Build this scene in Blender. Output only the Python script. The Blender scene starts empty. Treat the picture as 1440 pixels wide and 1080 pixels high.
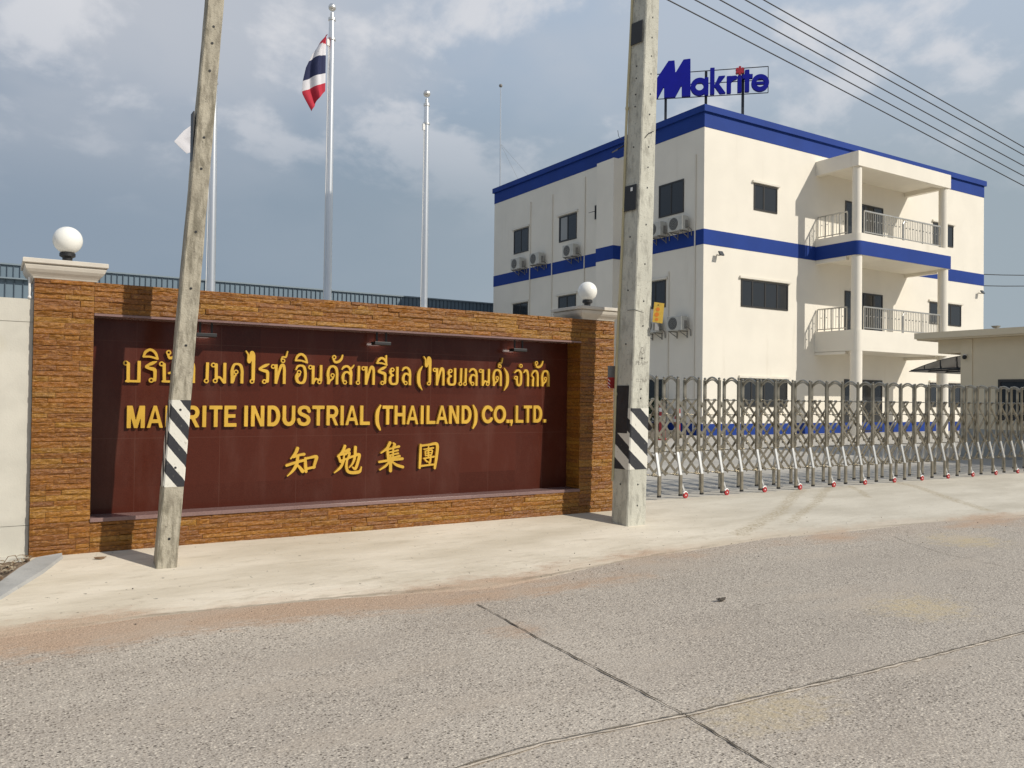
import bpy, bmesh, math, random
import numpy as np
from mathutils import Vector, Matrix
random.seed(7)
rng = np.random.default_rng(7)
sc = bpy.context.scene
COL = sc.collection
R = math.radians

# ------------------------------------------------------------------ camera
PITCH, ROLL, YAW, EYE, FPX = 0.0153, 0.0124, 0.5614, 1.45, 1162.5
fw = Vector((math.sin(YAW)*math.cos(PITCH), math.cos(YAW)*math.cos(PITCH), math.sin(PITCH)))
rt = Vector((math.cos(YAW), -math.sin(YAW), 0)); up = rt.cross(fw)
r2 = rt*math.cos(ROLL) + up*math.sin(ROLL); u2 = up*math.cos(ROLL) - rt*math.sin(ROLL)
cd = bpy.data.cameras.new('camera'); cam = bpy.data.objects.new('camera', cd); COL.objects.link(cam)
cam.matrix_world = Matrix(((r2.x, u2.x, -fw.x, 0), (r2.y, u2.y, -fw.y, 0), (r2.z, u2.z, -fw.z, EYE), (0, 0, 0, 1)))
cd.sensor_width = 36; cd.lens = 36*FPX/1440; cd.clip_start = .05; cd.clip_end = 3000
sc.camera = cam

# ------------------------------------------------------------------ light
SUN = Vector((.62, -1, .90)).normalized()
elev = math.asin(SUN.z); azim = math.atan2(SUN.x, SUN.y)
sl = bpy.data.lights.new('sun', 'SUN'); sl.energy = 3.85; sl.angle = R(.6); sl.color = (1, .935, .83)
so = bpy.data.objects.new('sun', sl); COL.objects.link(so); so.rotation_euler = SUN.to_track_quat('Z', 'Y').to_euler()
so.location = (10, -20, 30)
sc.view_settings.view_transform = 'Standard'; sc.view_settings.look = 'None'
sc.view_settings.exposure = 0; sc.view_settings.gamma = 1

def nd(nt, typ, ins=None, **at):
    n = nt.nodes.new(typ)
    for k, v in at.items(): setattr(n, k, v)
    for k, v in (ins or {}).items():
        s = n.inputs[k]
        if isinstance(v, bpy.types.NodeSocket): nt.links.new(v, s)
        else: s.default_value = v
    return n
def mth(nt, op, a, b=0., clamp=False, c=0.):
    return nd(nt, 'ShaderNodeMath', {0: a, 1: b, 2: c}, operation=op, use_clamp=clamp).outputs[0]
def mixc(nt, f, a, b, bt='MIX'):
    n = nd(nt, 'ShaderNodeMix', {}, data_type='RGBA', blend_type=bt)
    for k, v in ((0, f), (6, a), (7, b)):
        if isinstance(v, bpy.types.NodeSocket): nt.links.new(v, n.inputs[k])
        else: n.inputs[k].default_value = (*v, 1) if isinstance(v, tuple) and len(v) == 3 else v
    return n.outputs[2]
def ramp(nt, f, a, b):
    return nd(nt, 'ShaderNodeMapRange', {0: f, 1: a, 2: b, 3: 0., 4: 1.}, interpolation_type='SMOOTHSTEP').outputs[0]
def noise(nt, vec, scale, detail=4., rough=.55, dist=0.):
    return nd(nt, 'ShaderNodeTexNoise', {'Vector': vec, 'Scale': scale, 'Detail': detail, 'Roughness': rough, 'Distortion': dist}).outputs['Fac']
def scl(nt, vec, s, loc=(0, 0, 0)):
    return nd(nt, 'ShaderNodeMapping', {'Vector': vec, 'Scale': s, 'Location': loc}).outputs[0]

W = bpy.data.worlds.new('World'); sc.world = W; W.use_nodes = True
nt = W.node_tree; bg = nt.nodes['Background']; STR = .10
sky = nd(nt, 'ShaderNodeTexSky', sky_type='NISHITA', sun_disc=False, sun_elevation=elev, sun_rotation=azim, air_density=1.2, dust_density=3., ozone_density=1.5)
dirv = nd(nt, 'ShaderNodeTexCoord').outputs['Generated']
sp = nd(nt, 'ShaderNodeSeparateXYZ', {0: dirv})
zz = mth(nt, 'ADD', mth(nt, 'MAXIMUM', sp.outputs[2], 0.), .42)
pv = nd(nt, 'ShaderNodeCombineXYZ', {0: mth(nt, 'DIVIDE', sp.outputs[0], zz), 1: mth(nt, 'DIVIDE', sp.outputs[1], zz), 2: 0.}).outputs[0]
k = 1/STR
def kc(r, g, b): return (r*k, g*k, b*k)
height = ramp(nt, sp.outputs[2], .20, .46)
gate_ = ramp(nt, sp.outputs[2], .17, .40)
side = ramp(nt, nd(nt, 'ShaderNodeVectorMath', {0: dirv, 1: (.98, .15, 0)}, operation='DOT_PRODUCT').outputs['Value'], .1, 1.)
lowc = mixc(nt, side, kc(.230, .298, .385), kc(.350, .415, .465))
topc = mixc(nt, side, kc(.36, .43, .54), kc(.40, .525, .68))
clear = mixc(nt, .06, mixc(nt, height, lowc, topc), sky.outputs[0])
big = ramp(nt, noise(nt, scl(nt, pv, (1.5, 1.5, 1), (3.3, 1.7, 0)), 1., 5., .52), .38, .60)
mid = ramp(nt, noise(nt, scl(nt, pv, (4.2, 4.2, 1), (.4, 5.2, 2.)), 1., 8., .56, .15), .48, .61)
soft = mixc(nt, mth(nt, 'MULTIPLY', mth(nt, 'MULTIPLY', big, mth(nt, 'SUBTRACT', 1., mth(nt, 'MULTIPLY', side, .55))), mth(nt, 'ADD', mth(nt, 'MULTIPLY', gate_, .75), .10)), clear, kc(.53, .555, .605))
puff = mth(nt, 'MULTIPLY', mid, mth(nt, 'MULTIPLY', gate_, .85))
cloudy = mixc(nt, puff, soft, kc(.69, .70, .735))
cloudy = mixc(nt, mth(nt, 'MULTIPLY', ramp(nt, sp.outputs[2], .55, .92), .9), cloudy, kc(.135, .21, .36))  # zenith above the view darkened to cut fill light on shaded faces
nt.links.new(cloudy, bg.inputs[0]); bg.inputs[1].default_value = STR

# ------------------------------------------------------------------ materials
def mat(name, base, rough=.6, metal=0., spec=.5, var=.0, vs=3., vstretch=(1, 1, 1), bump=0., bs=60., dark=None, dmask=None, emit=None, coat=0.):
    """plain procedural material: base colour broken up by noise, optional darker stain colour, optional bump"""
    m = bpy.data.materials.new(name); m.use_nodes = True; t = m.node_tree; b = t.nodes['Principled BSDF']
    co = nd(t, 'ShaderNodeTexCoord').outputs['Object']
    c = (*base, 1)
    b.inputs['Base Color'].default_value = c
    if var:
        n1 = noise(t, scl(t, co, vstretch), vs, 5.)
        c = mixc(t, ramp(t, n1, .3, .7), tuple(x*(1-var) for x in base), tuple(min(1, x*(1+var)) for x in base))
    if dark:
        s, lo, hi, st = dmask
        n2 = noise(t, scl(t, co, st, (7.1, 3.3, 1.9)), s, 6., .6)
        c = mixc(t, ramp(t, n2, lo, hi), c if var else base, dark)
    if isinstance(c, bpy.types.NodeSocket): t.links.new(c, b.inputs['Base Color'])
    b.inputs['Roughness'].default_value = rough; b.inputs['Metallic'].default_value = metal
    b.inputs['Specular IOR Level'].default_value = spec; b.inputs['Coat Weight'].default_value = coat
    if bump:
        h = noise(t, co, bs, 4.)
        bp = nd(t, 'ShaderNodeBump', {'Strength': bump, 'Distance': .01, 'Height': h})
        t.links.new(bp.outputs[0], b.inputs['Normal'])
    if emit:
        b.inputs['Emission Color'].default_value = (*emit[0], 1); b.inputs['Emission Strength'].default_value = emit[1]
    return m
M = {}
M['cream'] = mat('cream_render', (.765, .72, .625), .75, var=.03, vs=.7, bump=.08, bs=90, dark=(.66, .61, .51), dmask=(1.5, .60, .82, (1, 1, .12)))
M['blue'] = mat('blue_paint', (.010, .042, .235), .7, spec=.25, var=.08, vs=.6, bump=.04)
M['trim'] = mat('pale_trim', (.70, .66, .57), .7, var=.04)
M['glass'] = mat('dark_window_glass', (.024, .027, .031), .07, spec=.6)
M['frame'] = mat('dark_bronze_frame', (.030, .028, .026), .4)
t = M['glass'].node_tree; gn = noise(t, nd(t, 'ShaderNodeTexCoord').outputs['Object'], 1.6, 3.)
t.links.new(nd(t, 'ShaderNodeBump', {'Strength': .12, 'Distance': .02, 'Height': gn}).outputs[0], t.nodes['Principled BSDF'].inputs['Normal'])
M['curtain'] = mat('pale_curtain', (.30, .31, .31), .8)
M['pipe'] = mat('cream_downpipe', (.70, .66, .57), .6)
M['rail'] = mat('steel_railing', (.46, .45, .42), .42, .75, var=.1)
M['ac'] = mat('off_white_casing', (.50, .49, .44), .5, var=.06, vs=6, dark=(.34, .32, .28), dmask=(9, .6, .75, (1, 1, .3)))
M['fan'] = mat('dark_fan_grille', (.10, .10, .095), .6)
M['bracket'] = mat('grey_bracket', (.22, .21, .19), .6)
M['black'] = mat('black_plastic', (.016, .016, .017), .45, var=.2)
M['steel'] = mat('stainless_gate_steel', (.40, .365, .295), .28, .92, var=.30, vs=5, bump=.02)
M['bright'] = mat('polished_steel', (.74, .73, .70), .40, .9, var=.08)
M['flagpole'] = mat('brushed_pole_steel', (.78, .79, .80), .30, .85, var=.06, vs=2, vstretch=(1, 1, .2))
M['whitep'] = mat('white_plastic', (.78, .77, .74), .35)
M['globe'] = mat('opal_globe', (.86, .85, .79), .22, spec=.5)
M['red'] = mat('red_plastic', (.36, .028, .030), .5, var=.2, vs=9)
M['gold'] = mat('gold_lettering', (.74, .45, .065), .30, .35, var=.08, vs=6)
M['navy'] = mat('roof_sign_blue', (.006, .010, .30), .7, spec=.2, var=.05)
M['signred'] = mat('roof_sign_red', (.40, .02, .04), .5)
M['darkmetal'] = mat('dark_painted_steel', (.022, .028, .036), .5)
M['wire'] = mat('black_cable', (.012, .012, .014), .6)
M['conduit'] = mat('yellowed_conduit', (.50, .44, .26), .5, var=.12, vs=4, vstretch=(1, 1, .3))
M['moss'] = mat('cast_cap_stone', (.60, .555, .48), .75, var=.07, vs=5, dark=(.36, .33, .28), dmask=(3, .58, .78, (1, 1, .6)), bump=.1, bs=120)
M['sheet'] = mat('blue_grey_sheet', (.15, .205, .25), .5, .2, var=.06, vs=.4, vstretch=(1, 1, .4))
M['sheetd'] = mat('blue_grey_sheet_rib', (.075, .105, .135), .5, .1)
M['sheetl'] = mat('blue_grey_flashing', (.20, .25, .285), .5, .1)
M['yellow'] = mat('yellow_card', (.72, .47, .07), .55, var=.08, vs=25)
M['orange'] = mat('orange_print', (.78, .24, .03), .55)
M['flagred'] = mat('red_cloth', (.46, .02, .045), .8)
M['flagwhite'] = mat('white_cloth', (.68, .67, .70), .85)
M['flagblue'] = mat('navy_cloth', (.012, .018, .07), .8)
M['leaf'] = mat('dark_leaf', (.020, .045, .014), .6, var=.4, vs=8)
M['dry'] = mat('dry_leaf', (.17, .10, .05), .8, var=.35, vs=30)
M['guardplast'] = mat('guard_house_render', (.70, .60, .425), .8, var=.04, vs=.8, bump=.08, bs=80)  # beige render shared by guard house walls, roof and beam
M['smoke'] = mat('smoked_sheet', (.06, .045, .042), .3)
M['grey'] = mat('grey_plate', (.20, .20, .20), .6)

def concrete(name, base, dark, streak, spots=.5, bump=.35, moss=None, lo=.50):
    m = bpy.data.materials.new(name); m.use_nodes = True; t = m.node_tree; b = t.nodes['Principled BSDF']
    co = nd(t, 'ShaderNodeTexCoord').outputs['Object']
    c = mixc(t, ramp(t, noise(t, co, 2.2, 6., .6), .35, .68), tuple(x*.86 for x in base), base)
    c = mixc(t, mth(t, 'MULTIPLY', ramp(t, noise(t, scl(t, co, streak), 3., 6., .65), lo, lo+.22), .8), c, dark)
    if moss: c = mixc(t, mth(t, 'MULTIPLY', ramp(t, noise(t, scl(t, co, (15, 15, 3.2), (3, 1, 2)), 1., 5., .6), .46, .64), .8), c, moss)
    c = mixc(t, mth(t, 'MULTIPLY', ramp(t, noise(t, co, 42., 3., .6), .60, .72), spots), c, tuple(x*.5 for x in dark))
    t.links.new(c, b.inputs['Base Color']); b.inputs['Roughness'].default_value = .85
    h = mth(t, 'ADD', noise(t, co, 70., 5., .6), mth(t, 'MULTIPLY', noise(t, co, 9., 3.), 1.5))
    t.links.new(nd(t, 'ShaderNodeBump', {'Strength': bump, 'Distance': .01, 'Height': h}).outputs[0], b.inputs['Normal'])
    return m
M['poleold'] = concrete('mossy_pole_concrete', (.455, .415, .325), (.215, .19, .145), (6, 6, 1.9), .6, .6, (.17, .152, .11), .44)
M['polenew'] = concrete('pale_pole_concrete', (.55, .54, .46), (.30, .29, .245), (5, 5, 1.6), .6, .5, None, .46)
M['plaster'] = concrete('pale_plaster', (.60, .575, .50), (.50, .465, .37), (.8, .8, .5), .12, .12)
M['kerb'] = concrete('grey_kerb', (.40, .40, .385), (.28, .28, .27), (2, 2, 2), .3, .3)
M['yard'] = concrete('yard_concrete', (.47, .44, .38), (.36, .33, .28), (.3, 1.2, 1), .15, .15)
M['paintw'] = mat('chipped_white_paint', (.70, .68, .60), .7, var=.06, vs=6, dark=(.40, .38, .32), dmask=(26, .64, .72, (1, 1, 1)), bump=.2, bs=90)
M['paintb'] = mat('black_paint', (.020, .021, .026), .55, var=.3, vs=8, dark=(.12, .115, .10), dmask=(18, .66, .76, (1, 1, 1)), bump=.2, bs=90)

def granite(name, base, rough):
    m = bpy.data.materials.new(name); m.use_nodes = True; t = m.node_tree; b = t.nodes['Principled BSDF']
    co = nd(t, 'ShaderNodeTexCoord').outputs['Object']
    vo = nd(t, 'ShaderNodeTexVoronoi', {'Vector': co, 'Scale': 260.}).outputs['Color']
    f = nd(t, 'ShaderNodeSeparateColor', {0: vo}).outputs[0]
    c = mixc(t, f, tuple(x*.72 for x in base), tuple(x*1.28 for x in base))
    # faint tile joints: 0.8 m wide slabs, two courses
    s = nd(t, 'ShaderNodeSeparateXYZ', {0: co})
    fx = mth(t, 'ABSOLUTE', mth(t, 'SUBTRACT', mth(t, 'FRACT', mth(t, 'DIVIDE', s.outputs[0], .78)), .5))
    fz = mth(t, 'ABSOLUTE', mth(t, 'SUBTRACT', mth(t, 'FRACT', mth(t, 'DIVIDE', mth(t, 'ADD', s.outputs[2], -.09), .92)), .5))
    j = mth(t, 'MAXIMUM', mth(t, 'GREATER_THAN', fx, .4962), mth(t, 'GREATER_THAN', fz, .4968))
    c = mixc(t, mth(t, 'MULTIPLY', j, .28), c, (.15, .08, .06))
    cell = nd(t, 'ShaderNodeCombineXYZ', {0: mth(t, 'FLOOR', mth(t, 'ADD', mth(t, 'DIVIDE', s.outputs[0], .78), .5)), 1: mth(t, 'FLOOR', mth(t, 'ADD', mth(t, 'DIVIDE', mth(t, 'ADD', s.outputs[2], -.09), .92), .5)), 2: 0.}).outputs[0]
    wn = nd(t, 'ShaderNodeTexWhiteNoise', {'Vector': cell}, noise_dimensions='3D').outputs['Value']
    c = mixc(t, wn, c, mixc(t, .5, c, tuple(x*1.6 for x in base)))
    c = mixc(t, mth(t, 'MULTIPLY', ramp(t, noise(t, scl(t, co, (1.5, 1, .5)), 2.2, 5., .6), .45, .75), .22), c, (.15, .075, .06))
    t.links.new(c, b.inputs['Base Color']); b.inputs['Roughness'].default_value = rough
    b.inputs['Specular IOR Level'].default_value = .24
    return m
M['granite'] = granite('red_brown_granite', (.060, .0145, .0085), .18)
M['sill'] = granite('granite_sill', (.20, .13, .12), .22)

def stone_mat():
    m = bpy.data.materials.new('split_face_stone'); m.use_nodes = True; t = m.node_tree; b = t.nodes['Principled BSDF']
    co = nd(t, 'ShaderNodeTexCoord').outputs['Object']
    a = nd(t, 'ShaderNodeAttribute', attribute_name='tint').outputs['Color']
    n1 = noise(t, scl(t, co, (8, 8, 15)), 3.4, 6., .68)
    c = mixc(t, ramp(t, n1, .32, .68), mixc(t, .55, a, (.09, .034, .008)), mixc(t, .12, a, (.20, .10, .035)))
    c = mixc(t, mth(t, 'MULTIPLY', ramp(t, noise(t, co, 34., 4.), .54, .72), .6), c, (.44, .21, .045))
    t.links.new(c, b.inputs['Base Color']); b.inputs['Roughness'].default_value = .36
    b.inputs['Specular IOR Level'].default_value = .34
    h = mth(t, 'ADD', noise(t, scl(t, co, (1, 1, 2.2)), 45., 5., .65), mth(t, 'MULTIPLY', noise(t, co, 160., 2.), .4))
    t.links.new(nd(t, 'ShaderNodeBump', {'Strength': .62, 'Distance': .011, 'Height': h}).outputs[0], b.inputs['Normal'])
    return m
M['stone'] = stone_mat()
M['mortar'] = mat('dark_mortar', (.10, .046, .014), .9)

# ------------------------------------------------------------------ mesh builder and object helpers
class MB:
    def __init__(s): s.v = []; s.f = []; s.m = []; s.uv = []
    def add(s, vs, fs, m=0, uvs=None):
        o = len(s.v); s.v += [tuple(p) for p in vs]
        for i, f in enumerate(fs):
            s.f.append(tuple(o+j for j in f)); s.m.append(m)
            s.uv.append(uvs[i] if uvs else [(0, 0)]*len(f))
        return s
    def box(s, a, b, m=0):
        (x0, y0, z0), (x1, y1, z1) = a, b
        x0, x1 = sorted((x0, x1)); y0, y1 = sorted((y0, y1)); z0, z1 = sorted((z0, z1))
        v = [(x, y, z) for z in (z0, z1) for y in (y0, y1) for x in (x0, x1)]
        return s.add(v, [(0, 2, 3, 1), (4, 5, 7, 6), (0, 1, 5, 4), (2, 6, 7, 3), (0, 4, 6, 2), (1, 3, 7, 5)], m)
    def bar(s, p, q, w, d, m=0, side=None):
        """rectangular bar from p to q; w across, d along 'side' """
        p = Vector(p); q = Vector(q); t = (q-p).normalized()
        sd = Vector(side) if side else (Vector((0, 1, 0)) if abs(t.y) < .9 else Vector((1, 0, 0)))
        a = t.cross(sd).normalized(); b = t.cross(a).normalized()
        v = []
        for c in (p, q):
            for i, j in ((-1, -1), (1, -1), (1, 1), (-1, 1)): v.append(c + a*(w/2*i) + b*(d/2*j))
        return s.add(v, [(0, 1, 2, 3), (7, 6, 5, 4), (0, 4, 5, 1), (1, 5, 6, 2), (2, 6, 7, 3), (3, 7, 4, 0)], m)
    def tube(s, pts, r, n=8, m=0, caps=True):
        pts = [Vector(p) for p in pts]; rs = r if isinstance(r, (list, tuple)) else [r]*len(pts)
        ref = None; v = []
        for i, p in enumerate(pts):
            t = (pts[min(i+1, len(pts)-1)] - pts[max(i-1, 0)]).normalized()
            if ref is None: ref = Vector((0, 0, 1)) if abs(t.z) < .9 else Vector((1, 0, 0))
            a = (ref - t*ref.dot(t)).normalized(); ref = a; b = t.cross(a)
            for k in range(n):
                an = 2*math.pi*k/n; v.append(p + (a*math.cos(an) + b*math.sin(an))*rs[i])
        f = []
        for i in range(len(pts)-1):
            for k in range(n):
                k2 = (k+1) % n; f.append((i*n+k, i*n+k2, (i+1)*n+k2, (i+1)*n+k))
        if caps: f.append(tuple(range(n-1, -1, -1))); f.append(tuple((len(pts)-1)*n+k for k in range(n)))
        return s.add(v, f, m)
    def lathe(s, c, prof, n=24, m=0):
        v = []; f = []
        for (r, z) in prof:
            for k in range(n):
                an = 2*math.pi*k/n; v.append((c[0]+r*math.cos(an), c[1]+r*math.sin(an), c[2]+z))
        for i in range(len(prof)-1):
            for k in range(n):
                k2 = (k+1) % n; f.append((i*n+k, i*n+k2, (i+1)*n+k2, (i+1)*n+k))
        f.append(tuple(range(n-1, -1, -1))); f.append(tuple((len(prof)-1)*n+k for k in range(n)))
        return s.add(v, f, m)
    def sphere(s, c, r, n=28, m=0, sz=1.):
        return s.lathe(c, [(r*max(.001, math.sin(math.pi*i/(n//2))), -r*sz*math.cos(math.pi*i/(n//2))) for i in range(n//2+1)], n, m)
    def extrude(s, poly, axis, a, b, m=0):
        """closed 2-D polygon swept along an axis from a to b"""
        n = len(poly)
        def P(u, w, t): return {'x': (t, u, w), 'y': (u, t, w), 'z': (u, w, t)}[axis]
        v = [P(u, w, a) for u, w in poly] + [P(u, w, b) for u, w in poly]
        f = [tuple(range(n-1, -1, -1)), tuple(range(n, 2*n))] + [(i, (i+1) % n, n+(i+1) % n, n+i) for i in range(n)]
        return s.add(v, f, m)
    def build(s, name, mats, parent=None, smooth=False, bevel=0., origin=None, fixn=True):
        me = bpy.data.meshes.new(name)
        off = Vector(origin) if origin is not None else (Vector(parent['base']) if parent is not None and 'base' in parent else Vector((0, 0, 0)))
        me.from_pydata([(x-off.x, y-off.y, z-off.z) for x, y, z in s.v], [], s.f)
        for mm in (mats if isinstance(mats, (list, tuple)) else [mats]): me.materials.append(mm)
        me.polygons.foreach_set('material_index', s.m)
        if any(u != (0, 0) for q in s.uv for u in q):
            l = me.uv_layers.new(name='UVMap'); l.data.foreach_set('uv', [c for q in s.uv for u in q for c in u])
        if fixn:
            b = bmesh.new(); b.from_mesh(me); bmesh.ops.recalc_face_normals(b, faces=b.faces); b.to_mesh(me); b.free()
        if smooth:
            me.polygons.foreach_set('use_smooth', [True]*len(me.polygons))
            me.set_sharp_from_angle(angle=R(38))
        o = bpy.data.objects.new(name, me); COL.objects.link(o)
        if parent is not None:
            o.parent = parent
            if 'base' in parent and parent.type == 'MESH': pass
        elif origin is not None: o.location = origin
        if bevel:
            md = o.modifiers.new('bevel', 'BEVEL'); md.width = bevel; md.segments = 2; md.limit_method = 'ANGLE'; md.angle_limit = R(40)
        return o
def tag(o, label=None, cat=None, group=None, kind=None):
    for k_, v_ in (('label', label), ('category', cat), ('group', group), ('kind', kind)):
        if v_: o[k_] = v_
    return o
BASES = {}
def thing(name, label, cat, loc=(0, 0, 0), group=None, rotz=0.):
    o = bpy.data.objects.new(name, None); COL.objects.link(o); o.location = loc; o.rotation_euler = (0, 0, rotz)
    o.empty_display_size = .2
    tag(o, label, cat, group); BASES[o.name] = Vector(loc); return o
def part(mb, name, mats, root, parent=None, local=False, **kw):
    """mesh part given in world coordinates (or already local to the thing), parented to the thing or to one of its parts"""
    org = (0, 0, 0) if local else BASES[root.name]
    o = mb.build(name, mats, None, origin=org, **kw); o.location = (0, 0, 0); o.parent = parent or root; return o
def clone(o, parent=None):
    c = o.copy(); COL.objects.link(c); c.parent = parent
    for ch in list(o.children): clone(ch, c)
    if o.name in BASES: BASES[c.name] = Vector(c.location)
    return c

# ------------------------------------------------------------------ ground, road, apron
YW = 8.2875                       # front face of the sign wall
SLOPE, YE = .10, 5.9
def gz(y): return 0. if y > YW else (-SLOPE*(YW-y) if y > YE else -SLOPE*(YW-YE))
EDGE = [(-30, 6.5), (-4, 6.48), (.08, 6.46), (.95, 6.50), (2.42, 6.40), (3.72, 6.23), (5.63, 6.46), (7.77, 6.64), (11.27, 6.43), (12.8, 6.26), (16, 6.3), (40, 6.3), (90, 6.3)]
def edge(x): return float(np.interp(x, [e[0] for e in EDGE], [e[1] for e in EDGE]))

def road_mat(name, apron):
    m = bpy.data.materials.new(name); m.use_nodes = True; t = m.node_tree; b = t.nodes['Principled BSDF']
    co = nd(t, 'ShaderNodeTexCoord').outputs['Object']
    s = nd(t, 'ShaderNodeSeparateXYZ', {0: co}); X, Y = s.outputs[0], s.outputs[1]
    n_e = noise(t, scl(t, co, (.55, 1.0, 1)), 1.3, 5., .6)
    n_f = noise(t, scl(t, co, (2.5, 6, 1)), 3., 5., .65)
    fe = nd(t, 'ShaderNodeAttribute', attribute_name='fromedge').outputs['Fac']
    yy = mth(t, 'ADD', mth(t, 'ADD', fe, 6.45), mth(t, 'ADD', mth(t, 'MULTIPLY', mth(t, 'SUBTRACT', n_e, .5), .75), mth(t, 'MULTIPLY', mth(t, 'SUBTRACT', n_f, .5), .35)))
    sand = (.44, .315, .222)
    grain = ramp(t, noise(t, co, 130., 3., .7), .30, .70)
    sandc = mixc(t, grain, tuple(x*.55 for x in sand), tuple(x*1.35 for x in sand))
    def ring(cx, cy, r, w, lo, hi):
        d = nd(t, 'ShaderNodeVectorMath', {0: nd(t, 'ShaderNodeCombineXYZ', {0: X, 1: Y, 2: 0.}).outputs[0], 1: (cx, cy, 0)}, operation='DISTANCE').outputs['Value']
        e = mth(t, 'ABSOLUTE', mth(t, 'SUBTRACT', d, r))
        a = mth(t, 'SUBTRACT', 1., ramp(t, e, w*.4, w))
        return mth(t, 'MULTIPLY', a, mth(t, 'MULTIPLY', ramp(t, X, lo, lo+1.2), mth(t, 'SUBTRACT', 1., ramp(t, X, hi-1., hi))))
    def blob(cx, cy, rx, ry):
        u = mth(t, 'DIVIDE', mth(t, 'SUBTRACT', X, cx), rx); v = mth(t, 'DIVIDE', mth(t, 'SUBTRACT', Y, cy), ry)
        d = mth(t, 'SQRT', mth(t, 'ADD', mth(t, 'MULTIPLY', u, u), mth(t, 'MULTIPLY', v, v)))
        return mth(t, 'SUBTRACT', 1., ramp(t, mth(t, 'ADD', d, mth(t, 'MULTIPLY', mth(t, 'SUBTRACT', n_f, .5), 2.4)), .1, 1.15))
    if apron:
        n1 = noise(t, scl(t, co, (.5, 1.6, 1)), 1.1, 6., .6)
        n2 = noise(t, scl(t, co, (1.1, 5., 1)), 2.2, 6., .68)
        c = mixc(t, ramp(t, n1, .3, .7), (.56, .495, .385), (.73, .66, .54))
        c = mixc(t, mth(t, 'MULTIPLY', ramp(t, n2, .50, .72), .55), c, (.48, .42, .32))
        c = mixc(t, mth(t, 'MULTIPLY', ramp(t, noise(t, co, 130., 3.), .60, .74), .35), c, (.30, .27, .22))
        c = mixc(t, mth(t, 'MULTIPLY', ramp(t, noise(t, co, 24., 2., .4), .72, .76), .7), c, (.13, .115, .09))
        cool = mth(t, 'MULTIPLY', ramp(t, X, 5.5, 10.), .6)
        c = mixc(t, cool, c, mixc(t, ramp(t, n1, .3, .7), (.41, .385, .325), (.50, .475, .405)))
        def seg(x0, y0, x1, y1, w):
            dx, dy = x1-x0, y1-y0; L2 = dx*dx+dy*dy
            px = mth(t, 'SUBTRACT', X, x0); py = mth(t, 'SUBTRACT', Y, y0)
            u = mth(t, 'DIVIDE', mth(t, 'ADD', mth(t, 'MULTIPLY', px, dx), mth(t, 'MULTIPLY', py, dy)), L2, True)
            ex = mth(t, 'SUBTRACT', px, mth(t, 'MULTIPLY', u, dx)); ey = mth(t, 'SUBTRACT', py, mth(t, 'MULTIPLY', u, dy))
            d = mth(t, 'SQRT', mth(t, 'ADD', mth(t, 'MULTIPLY', ex, ex), mth(t, 'MULTIPLY', ey, ey)))
            return mth(t, 'SUBTRACT', 1., ramp(t, mth(t, 'ADD', d, mth(t, 'MULTIPLY', mth(t, 'SUBTRACT', n_f, .5), .22)), w*.3, w))
        tr = None
        for q in ((11.3, 8.95, 9.1, 7.58, .12), (9.1, 7.58, 7.5, 6.85, .14), (12.0, 8.95, 10.2, 7.85, .10), (10.2, 7.85, 8.7, 7.1, .09), (12.4, 8.9, 11.5, 7.9, .08), (13.7, 8.9, 13.0, 7.6, .14), (13.0, 7.6, 12.6, 6.7, .16)):
            tr = seg(*q) if tr is None else mth(t, 'MAXIMUM', tr, seg(*q))
        streak = ramp(t, noise(t, scl(t, co, (2., 2., 1)), 14., 4., .75), .38, .62)
        c = mixc(t, mth(t, 'MULTIPLY', mth(t, 'MULTIPLY', tr, streak), .68), c, (.33, .265, .16))
        n_p = noise(t, scl(t, co, (1.2, 3.5, 1), (2, 8, 0)), 4., 6., .7)
        mask = mth(t, 'SUBTRACT', 1., ramp(t, mth(t, 'ADD', yy, mth(t, 'MULTIPLY', mth(t, 'SUBTRACT', n_p, .5), .55)), 6.45, 6.74))
        mask = mth(t, 'MULTIPLY', mask, mth(t, 'ADD', .25, mth(t, 'MULTIPLY', ramp(t, noise(t, scl(t, co, (.35, .9, 1), (6, 3, 0)), 1.6, 4., .6), .40, .60), .62)))
        c = mixc(t, mask, c, sandc)
        lip = mth(t, 'SUBTRACT', 1., ramp(t, mth(t, 'ABSOLUTE', mth(t, 'ADD', fe, mth(t, 'MULTIPLY', mth(t, 'SUBTRACT', n_f, .5), .10))), .006, .035))
        c = mixc(t, mth(t, 'MULTIPLY', lip, mth(t, 'MULTIPLY', ramp(t, n1, .35, .6), .6)), c, (.20, .165, .12))
        c = mixc(t, mth(t, 'MULTIPLY', mth(t, 'MULTIPLY', ramp(t, n_p, .52, .70), mth(t, 'SUBTRACT', 1., ramp(t, yy, 6.6, 7.4))), .5), c, (.36, .30, .22))
        h = mth(t, 'ADD', noise(t, co, 80., 5., .6), mth(t, 'MULTIPLY', noise(t, scl(t, co, (1, 3, 1)), 7., 4.), 2.))
        bs, bd = .25, .012
    else:
        v1 = nd(t, 'ShaderNodeTexVoronoi', {'Vector': scl(t, co, (1, 1.15, 1)), 'Scale': 56.})
        v2 = nd(t, 'ShaderNodeTexVoronoi', {'Vector': scl(t, co, (1, 1.2, 1), (3, 2, 1)), 'Scale': 33.})
        r1 = nd(t, 'ShaderNodeSeparateColor', {0: v1.outputs['Color']}).outputs[0]
        r3 = nd(t, 'ShaderNodeSeparateColor', {0: v2.outputs['Color']}).outputs[1]
        n1 = noise(t, scl(t, co, (.6, 1, 1)), .9, 5., .6)
        c = mixc(t, ramp(t, n1, .3, .7), (.385, .335, .28), (.485, .43, .36))
        c = mixc(t, mth(t, 'MULTIPLY', ramp(t, X, 3.2, 6.), .55), c, (.36, .32, .272))
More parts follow.
